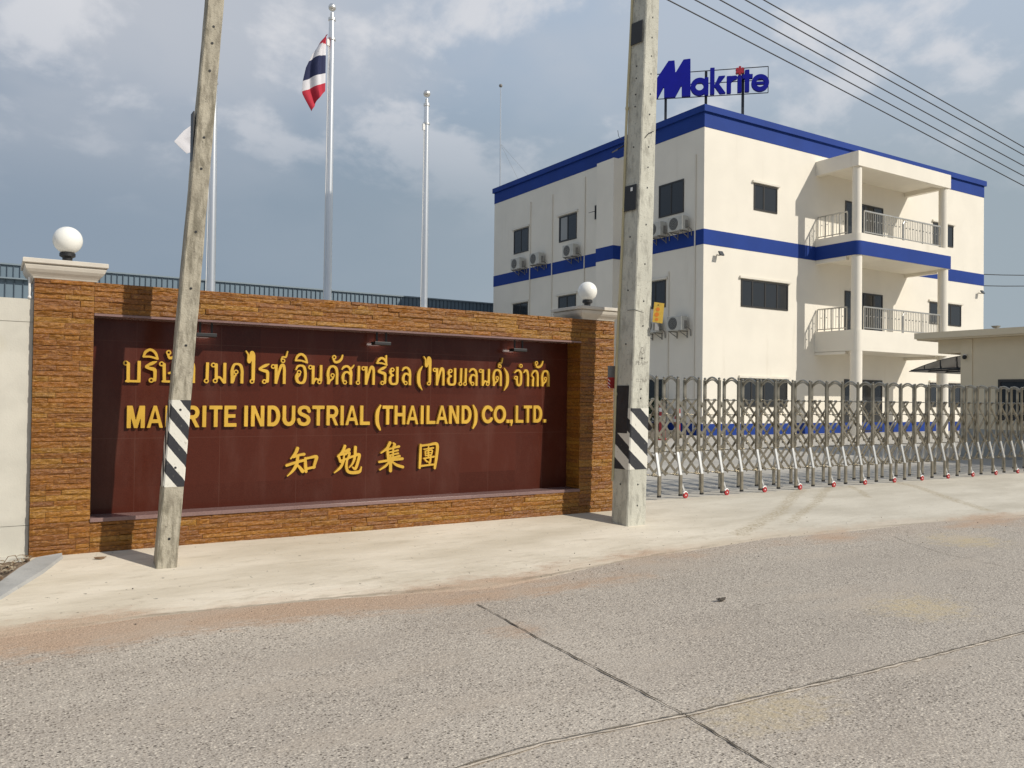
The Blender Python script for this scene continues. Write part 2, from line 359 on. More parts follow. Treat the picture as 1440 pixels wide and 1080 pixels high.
        c = mixc(t, mth(t, 'MULTIPLY', ramp(t, noise(t, scl(t, co, (.7, 1.4, 1), (8, 2, 0)), 1.5, 5., .65), .52, .72), .45), c, (.335, .29, .24))
        worn = ramp(t, noise(t, scl(t, co, (.8, 1.3, 1), (5, 1, 0)), 1.1, 4., .6), .28, .50)
        # exposed aggregate: pale and dark stones set in the worn surface
        dk = mth(t, 'MULTIPLY', mth(t, 'MULTIPLY', ramp(t, r1, .66, .72), mth(t, 'SUBTRACT', 1., ramp(t, v1.outputs['Distance'], .28, .50))), worn)
        c = mixc(t, mth(t, 'MULTIPLY', dk, .9), c, (.095, .076, .058))
        lt = mth(t, 'MULTIPLY', mth(t, 'MULTIPLY', mth(t, 'SUBTRACT', 1., ramp(t, r1, .22, .30)), mth(t, 'SUBTRACT', 1., ramp(t, v1.outputs['Distance'], .28, .52))), mth(t, 'ADD', mth(t, 'MULTIPLY', worn, .7), .2))
        c = mixc(t, mth(t, 'MULTIPLY', lt, .9), c, (.74, .66, .54))
        pit = mth(t, 'MULTIPLY', mth(t, 'MULTIPLY', ramp(t, r3, .88, .93), mth(t, 'SUBTRACT', 1., ramp(t, v2.outputs['Distance'], .2, .36))), worn)
        c = mixc(t, mth(t, 'MULTIPLY', pit, .92), c, (.04, .032, .025))
        c = mixc(t, mth(t, 'MULTIPLY', ramp(t, noise(t, co, 92., 3., .75), .52, .60), .72), c, (.15, .128, .105))
        c = mixc(t, mth(t, 'MULTIPLY', ramp(t, noise(t, scl(t, co, (1, 1, 1), (5, 9, 0)), 100., 3., .75), .54, .62), .65), c, (.72, .655, .55))
        # fine sand lying on the road by the apron and in a few scuffed patches
        n_p = noise(t, scl(t, co, (1.2, 3.5, 1), (2, 8, 0)), 4., 6., .7)
        n_q = noise(t, scl(t, co, (.35, .9, 1), (6, 3, 0)), 1.6, 4., .6)
        mask = mth(t, 'MULTIPLY', ramp(t, mth(t, 'ADD', yy, mth(t, 'MULTIPLY', mth(t, 'SUBTRACT', n_p, .5), .5)), 5.92, 6.22), mth(t, 'MAXIMUM', mth(t, 'MULTIPLY', mth(t, 'SUBTRACT', 1., ramp(t, X, 2., 6.)), .95), mth(t, 'ADD', .16, mth(t, 'MULTIPLY', ramp(t, n_q, .44, .60), .75))))
        mask = mth(t, 'MAXIMUM', mask, mth(t, 'MULTIPLY', blob(3.25, 5.05, .28, .22), .6))
        c = mixc(t, mask, c, sandc)
        yel = mth(t, 'MAXIMUM', blob(6.5, 4.0, .55, .42), mth(t, 'MAXIMUM', blob(10.1, 5.6, .6, .5), mth(t, 'MULTIPLY', blob(3.6, 3.05, .55, .28), .8)))
        c = mixc(t, mth(t, 'MULTIPLY', mth(t, 'MULTIPLY', yel, ramp(t, noise(t, scl(t, co, (3, 1.2, 1)), 9., 5., .7), .30, .56)), .8), c, (.49, .40, .25))
        smooth_ = mth(t, 'MULTIPLY', ramp(t, noise(t, scl(t, co, (.5, 1.5, 1), (9, 4, 0)), 1.2, 3.), .52, .7), .45)
        c = mixc(t, smooth_, c, (.45, .385, .31))
        h = mth(t, 'ADD', mth(t, 'MULTIPLY', v1.outputs['Distance'], -1.), mth(t, 'MULTIPLY', noise(t, co, 30., 4., .6), 1.2))
        h = mth(t, 'SUBTRACT', h, mth(t, 'MULTIPLY', pit, 1.2))
        bs, bd = .42, .007
    t.links.new(c, b.inputs['Base Color']); b.inputs['Roughness'].default_value = .9
    b.inputs['Specular IOR Level'].default_value = .25
    t.links.new(nd(t, 'ShaderNodeBump', {'Strength': bs, 'Distance': bd, 'Height': h}).outputs[0], b.inputs['Normal'])
    return m

g = MB(); g.add([(-900, -900, -.34), (900, -900, -.34), (900, 900, -.34), (-900, 900, -.34)], [(0, 1, 2, 3)])
tag(g.build('ground', mat('dry_earth', (.30, .26, .19), .95, var=.25, vs=.05)), kind='structure')
xs = sorted(set(list(np.arange(-30, 40, .25)) + [e[0] for e in EDGE] + [60, 90]))
mb = MB(); rows = [lambda x: -30., lambda x: 0., lambda x: 3., lambda x: 5., lambda x: 5.5, lambda x: YE, lambda x: edge(x)+.02]
vs = []
for x in xs:
    for r_ in rows:
        y = r_(x); vs.append((x, y, gz(min(y, YE+.0)) + (max(0, y-YE))*SLOPE*.98 + .004*math.sin(x*1.3+y)))
n = len(rows); fs = [(i*n+j, (i+1)*n+j, (i+1)*n+j+1, i*n+j+1) for i in range(len(xs)-1) for j in range(n-1)]
mb.add(vs, fs); road_ob = tag(mb.build('road', road_mat('worn_road_concrete', False), smooth=True), kind='structure')
def store_edge(o):
    at = o.data.attributes.new('fromedge', 'FLOAT', 'POINT'); at.data.foreach_set('value', [v.co.y-edge(v.co.x) for v in o.data.vertices])
store_edge(road_ob)
mb = MB(); vs = []
for x in xs:
    e = edge(x)
    for y in (e-.12, e, e+.25, 7.2, 7.8, YW, 8.9): vs.append((x, y, gz(y) + (.006 if y > e-.05 else -.02) + (.003*math.sin(x*2.1+y*3) if y < 8 else 0)))
n = 7; fs = [(i*n+j, (i+1)*n+j, (i+1)*n+j+1, i*n+j+1) for i in range(len(xs)-1) for j in range(n-1)]
mb.add(vs, fs); store_edge(tag(mb.build('pavement', road_mat('apron_concrete', True), smooth=True), kind='structure'))
mb = MB(); mb.add([(-40, 8.9, .006), (90, 8.9, .006), (90, 75, .006), (-40, 75, .006)], [(0, 1, 2, 3)])
tag(mb.build('yard_paving', M['yard']), kind='structure')
# joints cut in the road slab
def strip(pts, w, name, m, dz=.006):
    mb = MB(); L_ = []; fine = []
    for (a, b_) in zip(pts[:-1], pts[1:]):
        nn = max(2, int(math.dist(a, b_)/.06))
        for i in range(nn): fine.append((a[0]+(b_[0]-a[0])*i/nn, a[1]+(b_[1]-a[1])*i/nn))
    fine.append(pts[-1])
    for i, p in enumerate(fine):
        a = fine[max(i-1, 0)]; b_ = fine[min(i+1, len(fine)-1)]
        t_ = Vector((b_[0]-a[0], b_[1]-a[1])).normalized(); nrm = Vector((-t_.y, t_.x))
        ww = w*(.35+1.0*random.random()); j = random.uniform(-.006, .006)
        z = gz(min(p[1], YE)) + max(0, p[1]-YE)*SLOPE + dz + .004*math.sin(p[0]*1.3+p[1])
        L_ += [(p[0]+nrm.x*(ww/2+j), p[1]+nrm.y*(ww/2+j), z), (p[0]-nrm.x*(ww/2-j), p[1]-nrm.y*(ww/2-j), z)]
    mb.add(L_, [(2*i, 2*i+1, 2*i+3, 2*i+2) for i in range(len(fine)-1)])
    return tag(mb.build(name, m), kind='structure')
M['joint'] = mat('dark_joint_grit', (.085, .072, .055), .95, var=.35, vs=14)  # dark grit filling the road joint strips
M['joint2'] = mat('joint_dust', (.17, .145, .11), .95, var=.4, vs=9)
strip([(3.37, 5.84), (3.26, 4.77), (3.158, 3.267), (3.05, 2.55), (2.8, 0), (2.5, -6)], .013, 'road_joint', M['joint'])
strip([(-6, 3.5), (1.0, 3.34), (1.81, 3.325), (2.3, 3.35), (3.2, 3.255), (4.52, 3.2), (6.49, 3.17), (20, 3.0)], .011, 'road_joint', M['joint2'])
M['lip'] = mat('pale_joint_edge', (.55, .475, .38), .95, var=.25, vs=9)
strip([(-6, 3.478), (1.0, 3.318), (1.81, 3.303), (2.3, 3.328), (3.2, 3.233), (4.52, 3.178), (6.49, 3.148), (20, 2.978)], .016, 'joint_edge', M['lip'], .0055)
strip([(9.45, 6.15), (9.0, 5.2), (8.6, 3.1)], .006, 'road_joint', M['joint2'])
# soil pocket and kerb by the left end of the wall
inn = [(-3, 7.2), (-.6, 7.3), (.082, 7.573), (.217, 7.91), (.354, 8.18), (.547, 8.25)]
out = [(-3, 6.85), (-.6, 6.95), (.08, 7.222), (.169, 7.395), (.375, 7.793), (.545, 8.19)]
def inner_y(x): return float(np.interp(x, [p[0] for p in inn], [p[1] for p in inn]))
mb = MB(); vs = []
for i in range(50):
    x = -3 + 3.30*i/49; ya = inner_y(x)-.02
    for j in range(12): y = ya+(8.2-ya)*j/11; vs.append((x, y, gz(y) + .012 + .022*random.random()))
mb.add(vs, [(i*12+j, (i+1)*12+j, (i+1)*12+j+1, i*12+j+1) for i in range(49) for j in range(11)])
tag(mb.build('soil', mat('dry_soil', (.17, .125, .085), .95, var=.45, vs=18, bump=.8, bs=40)), kind='structure')
mb = MB(); vs = []
for a, b_ in zip(inn, out):
    vs += [(a[0], a[1], gz(a[1])-.02), (a[0], a[1], gz(a[1])+.035), (b_[0], b_[1], gz(b_[1])+.028), (b_[0]+.012, b_[1]-.012, gz(b_[1])-.01)]
mb.add(vs, [(4*i+j, 4*i+j+1, 4*i+j+5, 4*i+j+4) for i in range(5) for j in range(3)])
tag(mb.build('kerb', M['kerb']), kind='structure')
mb = MB(); mb.box((-3, 8.14, -.1), (.293, 8.335, .016)); tag(mb.build('footing_strip', M['plaster']), kind='structure')

# ------------------------------------------------------------------ lettering engine: union of pen strokes -> clean outlined mesh
def smooth_pts(pts, n=7):
    if len(pts) < 3: return pts
    P = [np.array(p, float) for p in pts]; P = [2*P[0]-P[1]] + P + [2*P[-1]-P[-2]]; o = []
    for i in range(1, len(P)-2):
        for k_ in range(n):
            t = k_/n; o.append(.5*((2*P[i]) + (-P[i-1]+P[i+1])*t + (2*P[i-1]-5*P[i]+4*P[i+1]-P[i+2])*t*t + (-P[i-1]+3*P[i]-3*P[i+1]+P[i+2])*t**3))
    o.append(P[-2]); return [tuple(x) for x in o]
def field(prims, U, V):
    F = np.full(U.shape, 9.)
    for p in prims:
        kind = p[0]
        if kind in ('cap', 'butt'):
            _, x0, y0, r0, x1, y1, r1 = p
            dx, dy = x1-x0, y1-y0; L2 = dx*dx+dy*dy+1e-12; L_ = math.sqrt(L2)
            t = ((U-x0)*dx+(V-y0)*dy)/L2
            if kind == 'cap':
                t = np.clip(t, 0, 1); D = np.hypot(U-x0-t*dx, V-y0-t*dy) - (r0+(r1-r0)*t)
            else:
                pd = np.abs((U-x0)*dy-(V-y0)*dx)/L_
                D = np.maximum(pd-(r0+(r1-r0)*np.clip(t, 0, 1)), np.maximum(-t*L_, (t-1)*L_))
            F = np.minimum(F, D)
        elif kind in ('poly', 'hole'):
            pts = p[1]; D = np.full(U.shape, 9.); ins = np.zeros(U.shape, bool)
            for (xa, ya), (xb, yb) in zip(pts, pts[1:]+pts[:1]):
                dx, dy = xb-xa, yb-ya; t = np.clip(((U-xa)*dx+(V-ya)*dy)/(dx*dx+dy*dy+1e-12), 0, 1)
                D = np.minimum(D, np.hypot(U-xa-t*dx, V-ya-t*dy))
                c = ((ya > V) != (yb > V)); ins ^= c & (U < (xb-xa)*(V-ya)/((yb-ya) if abs(yb-ya) > 1e-9 else 1e-9)+xa)
            D = np.where(ins, -D, D); F = np.minimum(F, D) if kind == 'poly' else np.maximum(F, -D)
        elif kind == 'disc': F = np.minimum(F, np.hypot(U-p[1], V-p[2])-p[3])
        elif kind == 'hdisc': F = np.maximum(F, p[3]-np.hypot(U-p[1], V-p[2]))
        elif kind == 'clip': F = np.maximum(F, p[1]*U+p[2]*V-p[3])
    return F
def glyph_mesh(mb, prims, cell, place, depth, back=False, m=0):
    xs_, ys_ = [], []
    for p in prims:
        if p[0] in ('cap', 'butt'): xs_ += [p[1]-p[3], p[1]+p[3], p[4]-p[6], p[4]+p[6]]; ys_ += [p[2]-p[3], p[2]+p[3], p[5]-p[6], p[5]+p[6]]
        elif p[0] == 'poly': xs_ += [a for a, b in p[1]]; ys_ += [b for a, b in p[1]]
        elif p[0] == 'disc': xs_ += [p[1]-p[3], p[1]+p[3]]; ys_ += [p[2]-p[3], p[2]+p[3]]
    gx = np.arange(min(xs_)-cell*1.5, max(xs_)+cell*2, cell); gy = np.arange(min(ys_)-cell*1.5, max(ys_)+cell*2, cell)
    U, V = np.meshgrid(gx, gy, indexing='ij'); F = field(prims, U, V); F[F == 0] = 1e-9
    verts = []; idx = {}
    def vid(key, u, v):
        if key not in idx: idx[key] = len(verts); verts.append((u, v))
        return idx[key]
    faces = []; segs = []
    ins = F < 0
    act = ins[:-1, :-1] | ins[1:, :-1] | ins[:-1, 1:] | ins[1:, 1:]
    for i, j in zip(*np.nonzero(act)):
        cs = [(i, j), (i+1, j), (i+1, j+1), (i, j+1)]; poly = []; cross = []
        for a in range(4):
            p, q = cs[a], cs[(a+1) % 4]
            if ins[p]: poly.append(vid(p, gx[p[0]], gy[p[1]]))
            if ins[p] != ins[q]:
                t = F[p]/(F[p]-F[q]); t = min(max(t, .02), .98); key = (min(p, q), max(p, q))
                c = vid(key, gx[p[0]]+(gx[q[0]]-gx[p[0]])*t, gy[p[1]]+(gy[q[1]]-gy[p[1]])*t); poly.append(c); cross.append(c)
        if len(poly) > 2: faces.append(poly)
        if len(cross) == 2: segs.append((cross[0], cross[1]) if ins[cs[0]] or True else None)
        elif len(cross) == 4: segs += [(cross[0], cross[1]), (cross[2], cross[3])]
    n = len(verts)
    V3 = [place(u, v, depth) for u, v in verts] + [place(u, v, 0) for u, v in verts]
    fs = [tuple(f) for f in faces] + [(a, b, n+b, n+a) for a, b in segs]
    if back: fs += [tuple(n+q for q in reversed(f)) for f in faces]
    mb.add(V3, fs, m)
def stroke(pts, kind='cap', sm=True):
    p = smooth_pts(pts) if sm and kind == 'cap' else pts
    return [(kind, *a[:2], a[2], *b[:2], b[2]) for a, b in zip(p[:-1], p[1:])]
def circ(cx, cy, r, w, rx=None):
    pts = [(cx+(rx or r)*math.cos(2*math.pi*i/16), cy+r*math.sin(2*math.pi*i/16), w) for i in range(17)]
    return stroke(pts, sm=False)
# Thai glyphs: u in 0..1 of the glyph's width, v in x-heights; T thick half-width, t thin half-width (x-heights)
T, t_ = .070, .046
def L(u, v): return ('o', u, v, .085)          # looped head
def loopy(u, v, r=.085): return ('o', u, v, r)
TH = {
 'bo': [L(.10, .88), ('s', (.19, .86, T), (.20, .06, T)), ('s', (.08, .055, .05), (.9, .055, .055)), ('b', (.89, 1., T), (.89, 0., T))],
 'so_rusi': [L(.10, .88), ('s', (.19, .86, T), (.22, .10, T)), ('s', (.12, .06, .05), (.75, .055, .055)), ('b', (.78, 1., T), (.78, 0., T)), ('s', (.5, .45, .05), (.7, .5, .05), (1.05, .62, .04))],
 'ro': [('s', (.98, .985, .03), (.62, .90, .075), (.22, .80, .05), (.10, .72, .055), (.45, .66, .075), (.82, .60, .08), (.88, .40, T), (.86, .12, T)), loopy(.60, .105, .08)],
 'tho': [L(.11, .87), ('b', (.27, .98, T), (.27, 0., T)), ('s', (.32, .12, .05), (.50, .62, .06), (.66, .92, .07), (.82, .93, .075), (.90, .72, T), (.90, .3, T)), ('b', (.90, .5, T), (.90, 0., T))],
 'e': [('b', (.68, 1., .07), (.62, .2, .07)), loopy(.5, .105, .085)],
 'mo': [L(.12, .88), ('s', (.26, .9, T), (.27, .2, T)), loopy(.20, .115, .085), ('s', (.30, .20, .045), (.5, .30, .045), (.85, .05, .07)), ('b', (.89, 1., T), (.89, 0., T))],
 'kho': [('b', (.12, .5, T), (.12, 0., T)), ('s', (.12, .3, T), (.10, .62, .07), (.25, .90, .06), (.5, .955, .05), (.78, .88, .07), (.90, .62, T), (.90, .3, T)), ('b', (.90, .5, T), (.90, 0., T)), loopy(.42, .56, .10), ('s', (.40, .42, .05), (.30, .32, .05), (.2, .12, .06))],
 'mai': [loopy(.72, .11, .10), ('s', (.78, .2, .08), (.78, 1.0, .085), (.78, 1.42, .08), (.68, 1.57, .045), (.52, 1.52, .05), (.50, 1.22, .06), (.38, 1.06, .06), (.27, 1.16, .05), (.27, 1.42, .045), (.05, 1.60, .03))],
 'than': [('o', .32, 1.17, .085), ('s', (.05, 1.22, .035), (.25, 1.36, .04), (.70, 1.36, .045), (.85, 1.5, .04), (.95, 1.64, .035))],
 'o': [('s', (.05, .74, .04), (.2, .90, .055), (.5, .95, .05), (.80, .86, .07), (.92, .5, T), (.80, .14, .075), (.5, .055, .055), (.2, .14, .075), (.11, .38, .08), (.16, .52, .05)), loopy(.33, .60, .10), ('s', (.42, .50, .04), (.34, .42, .04), (.16, .34, .05))],
 'i': [('s', (.0, 1.20, .045), (.15, 1.42, .065), (.48, 1.53, .06), (.82, 1.40, .06), (1., 1.12, .045)), ('s', (.0, 1.20, .045), (.5, 1.20, .045), (1., 1.11, .045))],
 'ii': [('s', (.0, 1.17, .045), (.2, 1.36, .065), (.5, 1.45, .06), (.82, 1.34, .06), (1., 1.08, .045)), ('s', (.0, 1.17, .045), (.5, 1.17, .045), (1., 1.08, .045)), ('s', (.93, 1.58, .045), (.95, 1.1, .05))],
 'no': [L(.12, .87), ('b', (.27, .96, T), (.27, 0., T)), ('s', (.32, .10, .05), (.48, .28, .05), (.68, .24, .045), (.86, .30, .06)), ('b', (.88, 1., T), (.88, .15, T)), loopy(.80, .12, .085)],
 'do': [('b', (.14, .4, T), (.14, 0., T)), ('s', (.14, .25, T), (.09, .55, .075), (.20, .84, .065), (.5, .95, .055), (.80, .85, .075), (.90, .60, T), (.90, .3, T)), ('b', (.90, .5, T), (.90, 0., T)), ('o', .50, .47, .075), ('s', (.58, .42, .05), (.52, .30, .045), (.30, .20, .05), (.18, .08, .06))],
 'an': [('o', .20, 1.42, .095), ('s', (.12, 1.32, .045), (.30, 1.17, .06), (.62, 1.20, .065), (.86, 1.34, .06), (.97, 1.53, .045))],
 'so': [('s', (.03, .80, .04), (.18, .92, .06), (.45, .965, .055), (.68, .84, .065), (.76, .6, .08), (.76, .3, T)), ('b', (.76, .5, T), (.76, 0., T)), loopy(.28, .115, .085), ('s', (.14, .16, .06), (.11, .40, .08), (.22, .60, .06), (.48, .66, .05), (.72, .52, .05)), ('s', (.66, .80, .05), (.85, .90, .045), (1., 1.03, .03))],
 'lo': [('s', (.05, .80, .04), (.22, .92, .06), (.52, .965, .055), (.80, .84, .07), (.89, .6, T), (.89, .3, T)), ('b', (.89, .5, T), (.89, 0., T)), loopy(.42, .115, .085), ('s', (.22, .16, .06), (.14, .36, .08), (.28, .58, .06), (.55, .63, .05), (.84, .52, .05))],
 'yo': [loopy(.36, .83, .09), ('s', (.22, .88, .05), (.13, .72, .07), (.26, .56, .055), (.44, .53, .045), (.20, .47, .06), (.11, .28, .08), (.22, .09, .065), (.5, .05, .055), (.80, .09, .065), (.88, .25, T), (.88, .5, T)), ('b', (.88, 1., T), (.88, .2, T))],
 'cho': [('s', (.05, .80, .035), (.3, .92, .055), (.6, .95, .055), (.85, .80, .075), (.90, .5, T), (.84, .16, .075), (.6, .05, .06), (.42, .12, .06), (.34, .4, .07), (.36, .55, .06)), loopy(.20, .50, .10)],
 'am': [('o', -.55, 1.22, .10), ('s', (.02, .82, .035), (.30, .95, .06), (.68, .90, .075), (.85, .62, T), (.85, .3, T)), ('b', (.85, .5, T), (.85, 0., T))],
 'ko': [('b', (.2, .45, T), (.2, 0., T)), ('s', (.2, .3, T), (.26, .52, .05), (.10, .60, .04), (.02, .70, .04), (.20, .86, .06), (.5, .95, .055), (.78, .86, .07), (.88, .60, T), (.88, .3, T)), ('b', (.88, .5, T), (.88, 0., T))],
 'lp': [('s', (.95, 1.06, .02), (.42, .75, .085), (.30, .40, .10), (.42, .05, .085), (.95, -.26, .02))],
 'rp': [('s', (.05, 1.06, .02), (.58, .75, .085), (.70, .40, .10), (.58, .05, .085), (.05, -.26, .02))],
}
TH['ae'] = None
def place_panel(u, v, d): return (u, 8.566-d, v)
# photograph column -> metres along the panel
PXR = [(175.5, 1.056), (180, 1.089), (240, 1.463), (402, 2.602), (447.5, 2.944), (511, 3.453), (568, 3.937), (617, 4.376), (773, 5.921)]
_A = np.polyfit([p[0] for p in PXR], [p[1] for p in PXR], 3)
def MX(p): return float(np.polyval(_A, p))
THAI = [('bo', 175.9, 197.4), ('ro', 203.3, 219.2), ('i', 200.8, 220.6), ('so_rusi', 225.4, 248), ('an', 233, 247), ('tho', 252.5, 273), ('e', 285.5, 292.7), ('mo', 297.6, 316.7), ('kho', 323, 340.6),
        ('mai', 343.3, 357.7), ('ro', 362.2, 376.7), ('tho', 381.7, 400.1), ('than', 393, 402.8), ('o', 413.9, 429.2), ('i', 413.9, 430.1), ('no', 433.8, 452), ('do', 458.3, 474), ('an', 465, 480.3), ('so', 478.9, 496.1),
        ('e', 499.0, 505.2), ('tho', 509, 525.7), ('ro', 529.9, 541.7), ('ii', 528.5, 542.4), ('yo', 545.8, 559), ('lo', 563.9, 576.7), ('lp', 585.1, 593.1), ('mai', 593.9, 606), ('tho', 609.6, 624), ('yo', 628.1, 640.5),
        ('e', 643.6, 649.6), ('e', 650.2, 656.2), ('lo', 658.8, 670.7), ('no', 674.5, 688.6), ('do', 692.3, 705.1), ('than', 700.3, 706.4), ('rp', 708.3, 715.6), ('cho', 722.9, 733.9), ('am', 736.3, 743.6), ('ko', 747.7, 757.6), ('an', 752, 763.7), ('do', 761.6, 773.2)]
def thai_lettering():
    mb = MB(); H = .205
    for g_, a, b_ in THAI:
        x0, x1 = MX(a), MX(b_); base = 1.541 + (x0-1.07)*.0087; w = x1-x0
        q = []; hl = []
        for s in TH[g_]:
            if s[0] == 'o':
                ox = -.045*H if (s[2] > .8 and s[2] < 1. and s[1] < .13) else (.0 if s[2] > 1 else (-.02*H if s[1] > .5 else 0))
                q += circ(x0+s[1]*w+ox, base+s[2]*H, .088*H, .030*H); hl.append(('hdisc', x0+s[1]*w+ox, base+s[2]*H, .056*H))
            else: q += stroke([(x0+p[0]*w, base+p[1]*H, p[2]*H) for p in s[1:]], 'butt' if s[0] == 'b' else 'cap')
        glyph_mesh(mb, q+hl, .0045, place_panel, .034)
    return mb
# Latin capitals: heavy sans, u 0..1, v 0..1, half-width h in cap heights
h = .084
def arc(cx, cy, rx, ry, a0, a1, w0=h, n=14): return ('a', [(cx+rx*math.cos(R(a0+(a1-a0)*i/n)), cy+ry*math.sin(R(a0+(a1-a0)*i/n)), w0) for i in range(n+1)])
LA = {
 'M': [('b', (.095, 0, h), (.095, 1, h)), ('b', (.905, 0, h), (.905, 1, h)), ('p', (.02, 1), (.30, 1), (.5, .32), (.70, 1), (.98, 1), (.60, 0), (.40, 0))],
 'A': [('p', (0, 0), (.40, 1), (.60, 1), (1, 0), (.79, 0), (.5, .80), (.21, 0)), ('b', (.25, .30, .085), (.75, .30, .085))],
 'K': [('b', (.12, 0, h), (.12, 1, h)), ('p', (.2, .28), (.74, 1), (1, 1), (.2, .55)), ('p', (.36, .55), (.55, .68), (1, 0), (.72, 0))],
 'R': [('b', (.125, 0, h), (.125, 1, h)), ('b', (.1, .915, .085), (.60, .915, .085)), ('b', (.1, .47, .085), (.58, .47, .085)), arc(.58, .69, .27, .222, 90, -90, .09), ('p', (.42, .44), (.66, .46), (1, 0), (.74, 0))],
 'I': [('b', (.5, 0, h), (.5, 1, h))],
 'T': [('b', (.5, 0, h), (.5, 1, h)), ('b', (0, .915, .085), (1, .915, .085))],
 'E': [('b', (.13, 0, h), (.13, 1, h)), ('b', (.05, .915, .085), (.97, .915, .085)), ('b', (.05, .51, .082), (.90, .51, .082)), ('b', (.05, .085, .085), (1., .085, .085))],
 'N': [('b', (.12, 0, h), (.12, 1, h)), ('b', (.88, 0, h), (.88, 1, h)), ('p', (.03, 1), (.28, 1), (.97, 0), (.72, 0))],
 'D': [('b', (.125, 0, h), (.125, 1, h)), ('b', (.1, .915, .085), (.45, .915, .085)), ('b', (.1, .085, .085), (.45, .085, .085)), arc(.42, .5, .455, .413, 92, -92, .094)],
 'U': [('b', (.12, .30, h), (.12, 1, h)), ('b', (.88, .30, h), (.88, 1, h)), arc(.5, .36, .38, .27, 180, 360, .094)],
 'S': [('s', (.90, .72, .085), (.78, .87, .088), (.5, .92, .082), (.22, .86, .088), (.14, .72, .092), (.24, .60, .092), (.5, .52, .092), (.78, .42, .094), (.87, .27, .094), (.76, .13, .09), (.5, .075, .082), (.2, .14, .088), (.09, .30, .085))],
 'L': [('b', (.15, 0, h), (.15, 1, h)), ('b', (.05, .085, .085), (1, .085, .085))],
 'H': [('b', (.12, 0, h), (.12, 1, h)), ('b', (.88, 0, h), (.88, 1, h)), ('b', (.1, .52, .09), (.9, .52, .09))],
 'C': [arc(.54, .5, .43, .415, 38, 322, .094, 22)],
 'O': [arc(.5, .5, .42, .415, 0, 360, .094, 26)],
 '(': [('s', (.92, 1.0, .05), (.42, .70, .095), (.30, .37, .10), (.42, .04, .095), (.92, -.26, .05))],
 ')': [('s', (.08, 1.0, .05), (.58, .70, .095), (.70, .37, .10), (.58, .04, .095), (.08, -.26, .05))],
 '.': [('b', (.5, 0, .10), (.5, .19, .10))],
 ',': [('b', (.5, 0, .10), (.5, .19, .10)), ('s', (.65, .05, .06), (.45, -.14, .04))],
}
LAT = [('M', 180, 203.8), ('A', 207.3, 229.6), ('K', 233, 255), ('R', 259.5, 280.5), ('I', 284.9, 289.3), ('T', 294, 312.2), ('E', 315.5, 332.2), ('I', 343.3, 347.8), ('N', 353, 370.7), ('D', 376, 392.8), ('U', 397.2, 414.2), ('S', 418, 435.8),
       ('T', 438.5, 455.5), ('R', 458.8, 475), ('I', 478.3, 482.7), ('A', 485.2, 503.4), ('L', 506, 519.6), ('(', 527.6, 534.8), ('T', 537.3, 552.2), ('H', 554.6, 569.2), ('A', 571.3, 587.8), ('I', 591.2, 595.4), ('L', 599.6, 611.9), ('A', 613, 629.4), ('N', 631.6, 645.2),
       ('D', 649.2, 662.5), (')', 664.9, 671.2), ('C', 678, 693), ('O', 695, 711.2), ('.', 713, 716.4), (',', 717.8, 721.4), ('L', 725.6, 736.6), ('T', 737.2, 748.6), ('D', 751, 763), ('.', 765.6, 769.2)]
def glyph_prims(table, ch, x0, w, base, H):
    q = []
    for s in table[ch]:
        if s[0] == 'p': q.append(('poly', [(x0+a*w, base+b_*H) for a, b_ in s[1:]]))
        elif s[0] == 'a':
            pts = [(x0+a*w, base+b_*H, c_*H) for a, b_, c_ in s[1]]; q += stroke(pts, 'cap', sm=False)
        else: q += stroke([(x0+p[0]*w, base+p[1]*H, p[2]*H) for p in s[1:]], 'butt' if s[0] == 'b' else 'cap')
    if ch == 'C': pass
    return q
def latin_lettering():
    mb = MB(); H = .212
    for ch, a, b_ in LAT:
        x0, x1 = MX(a), MX(b_); base = 1.108 + (x0-1.09)*.0052
        glyph_mesh(mb, glyph_prims(LA, ch, x0, x1-x0, base, H), .0052, place_panel, .034)
    return mb
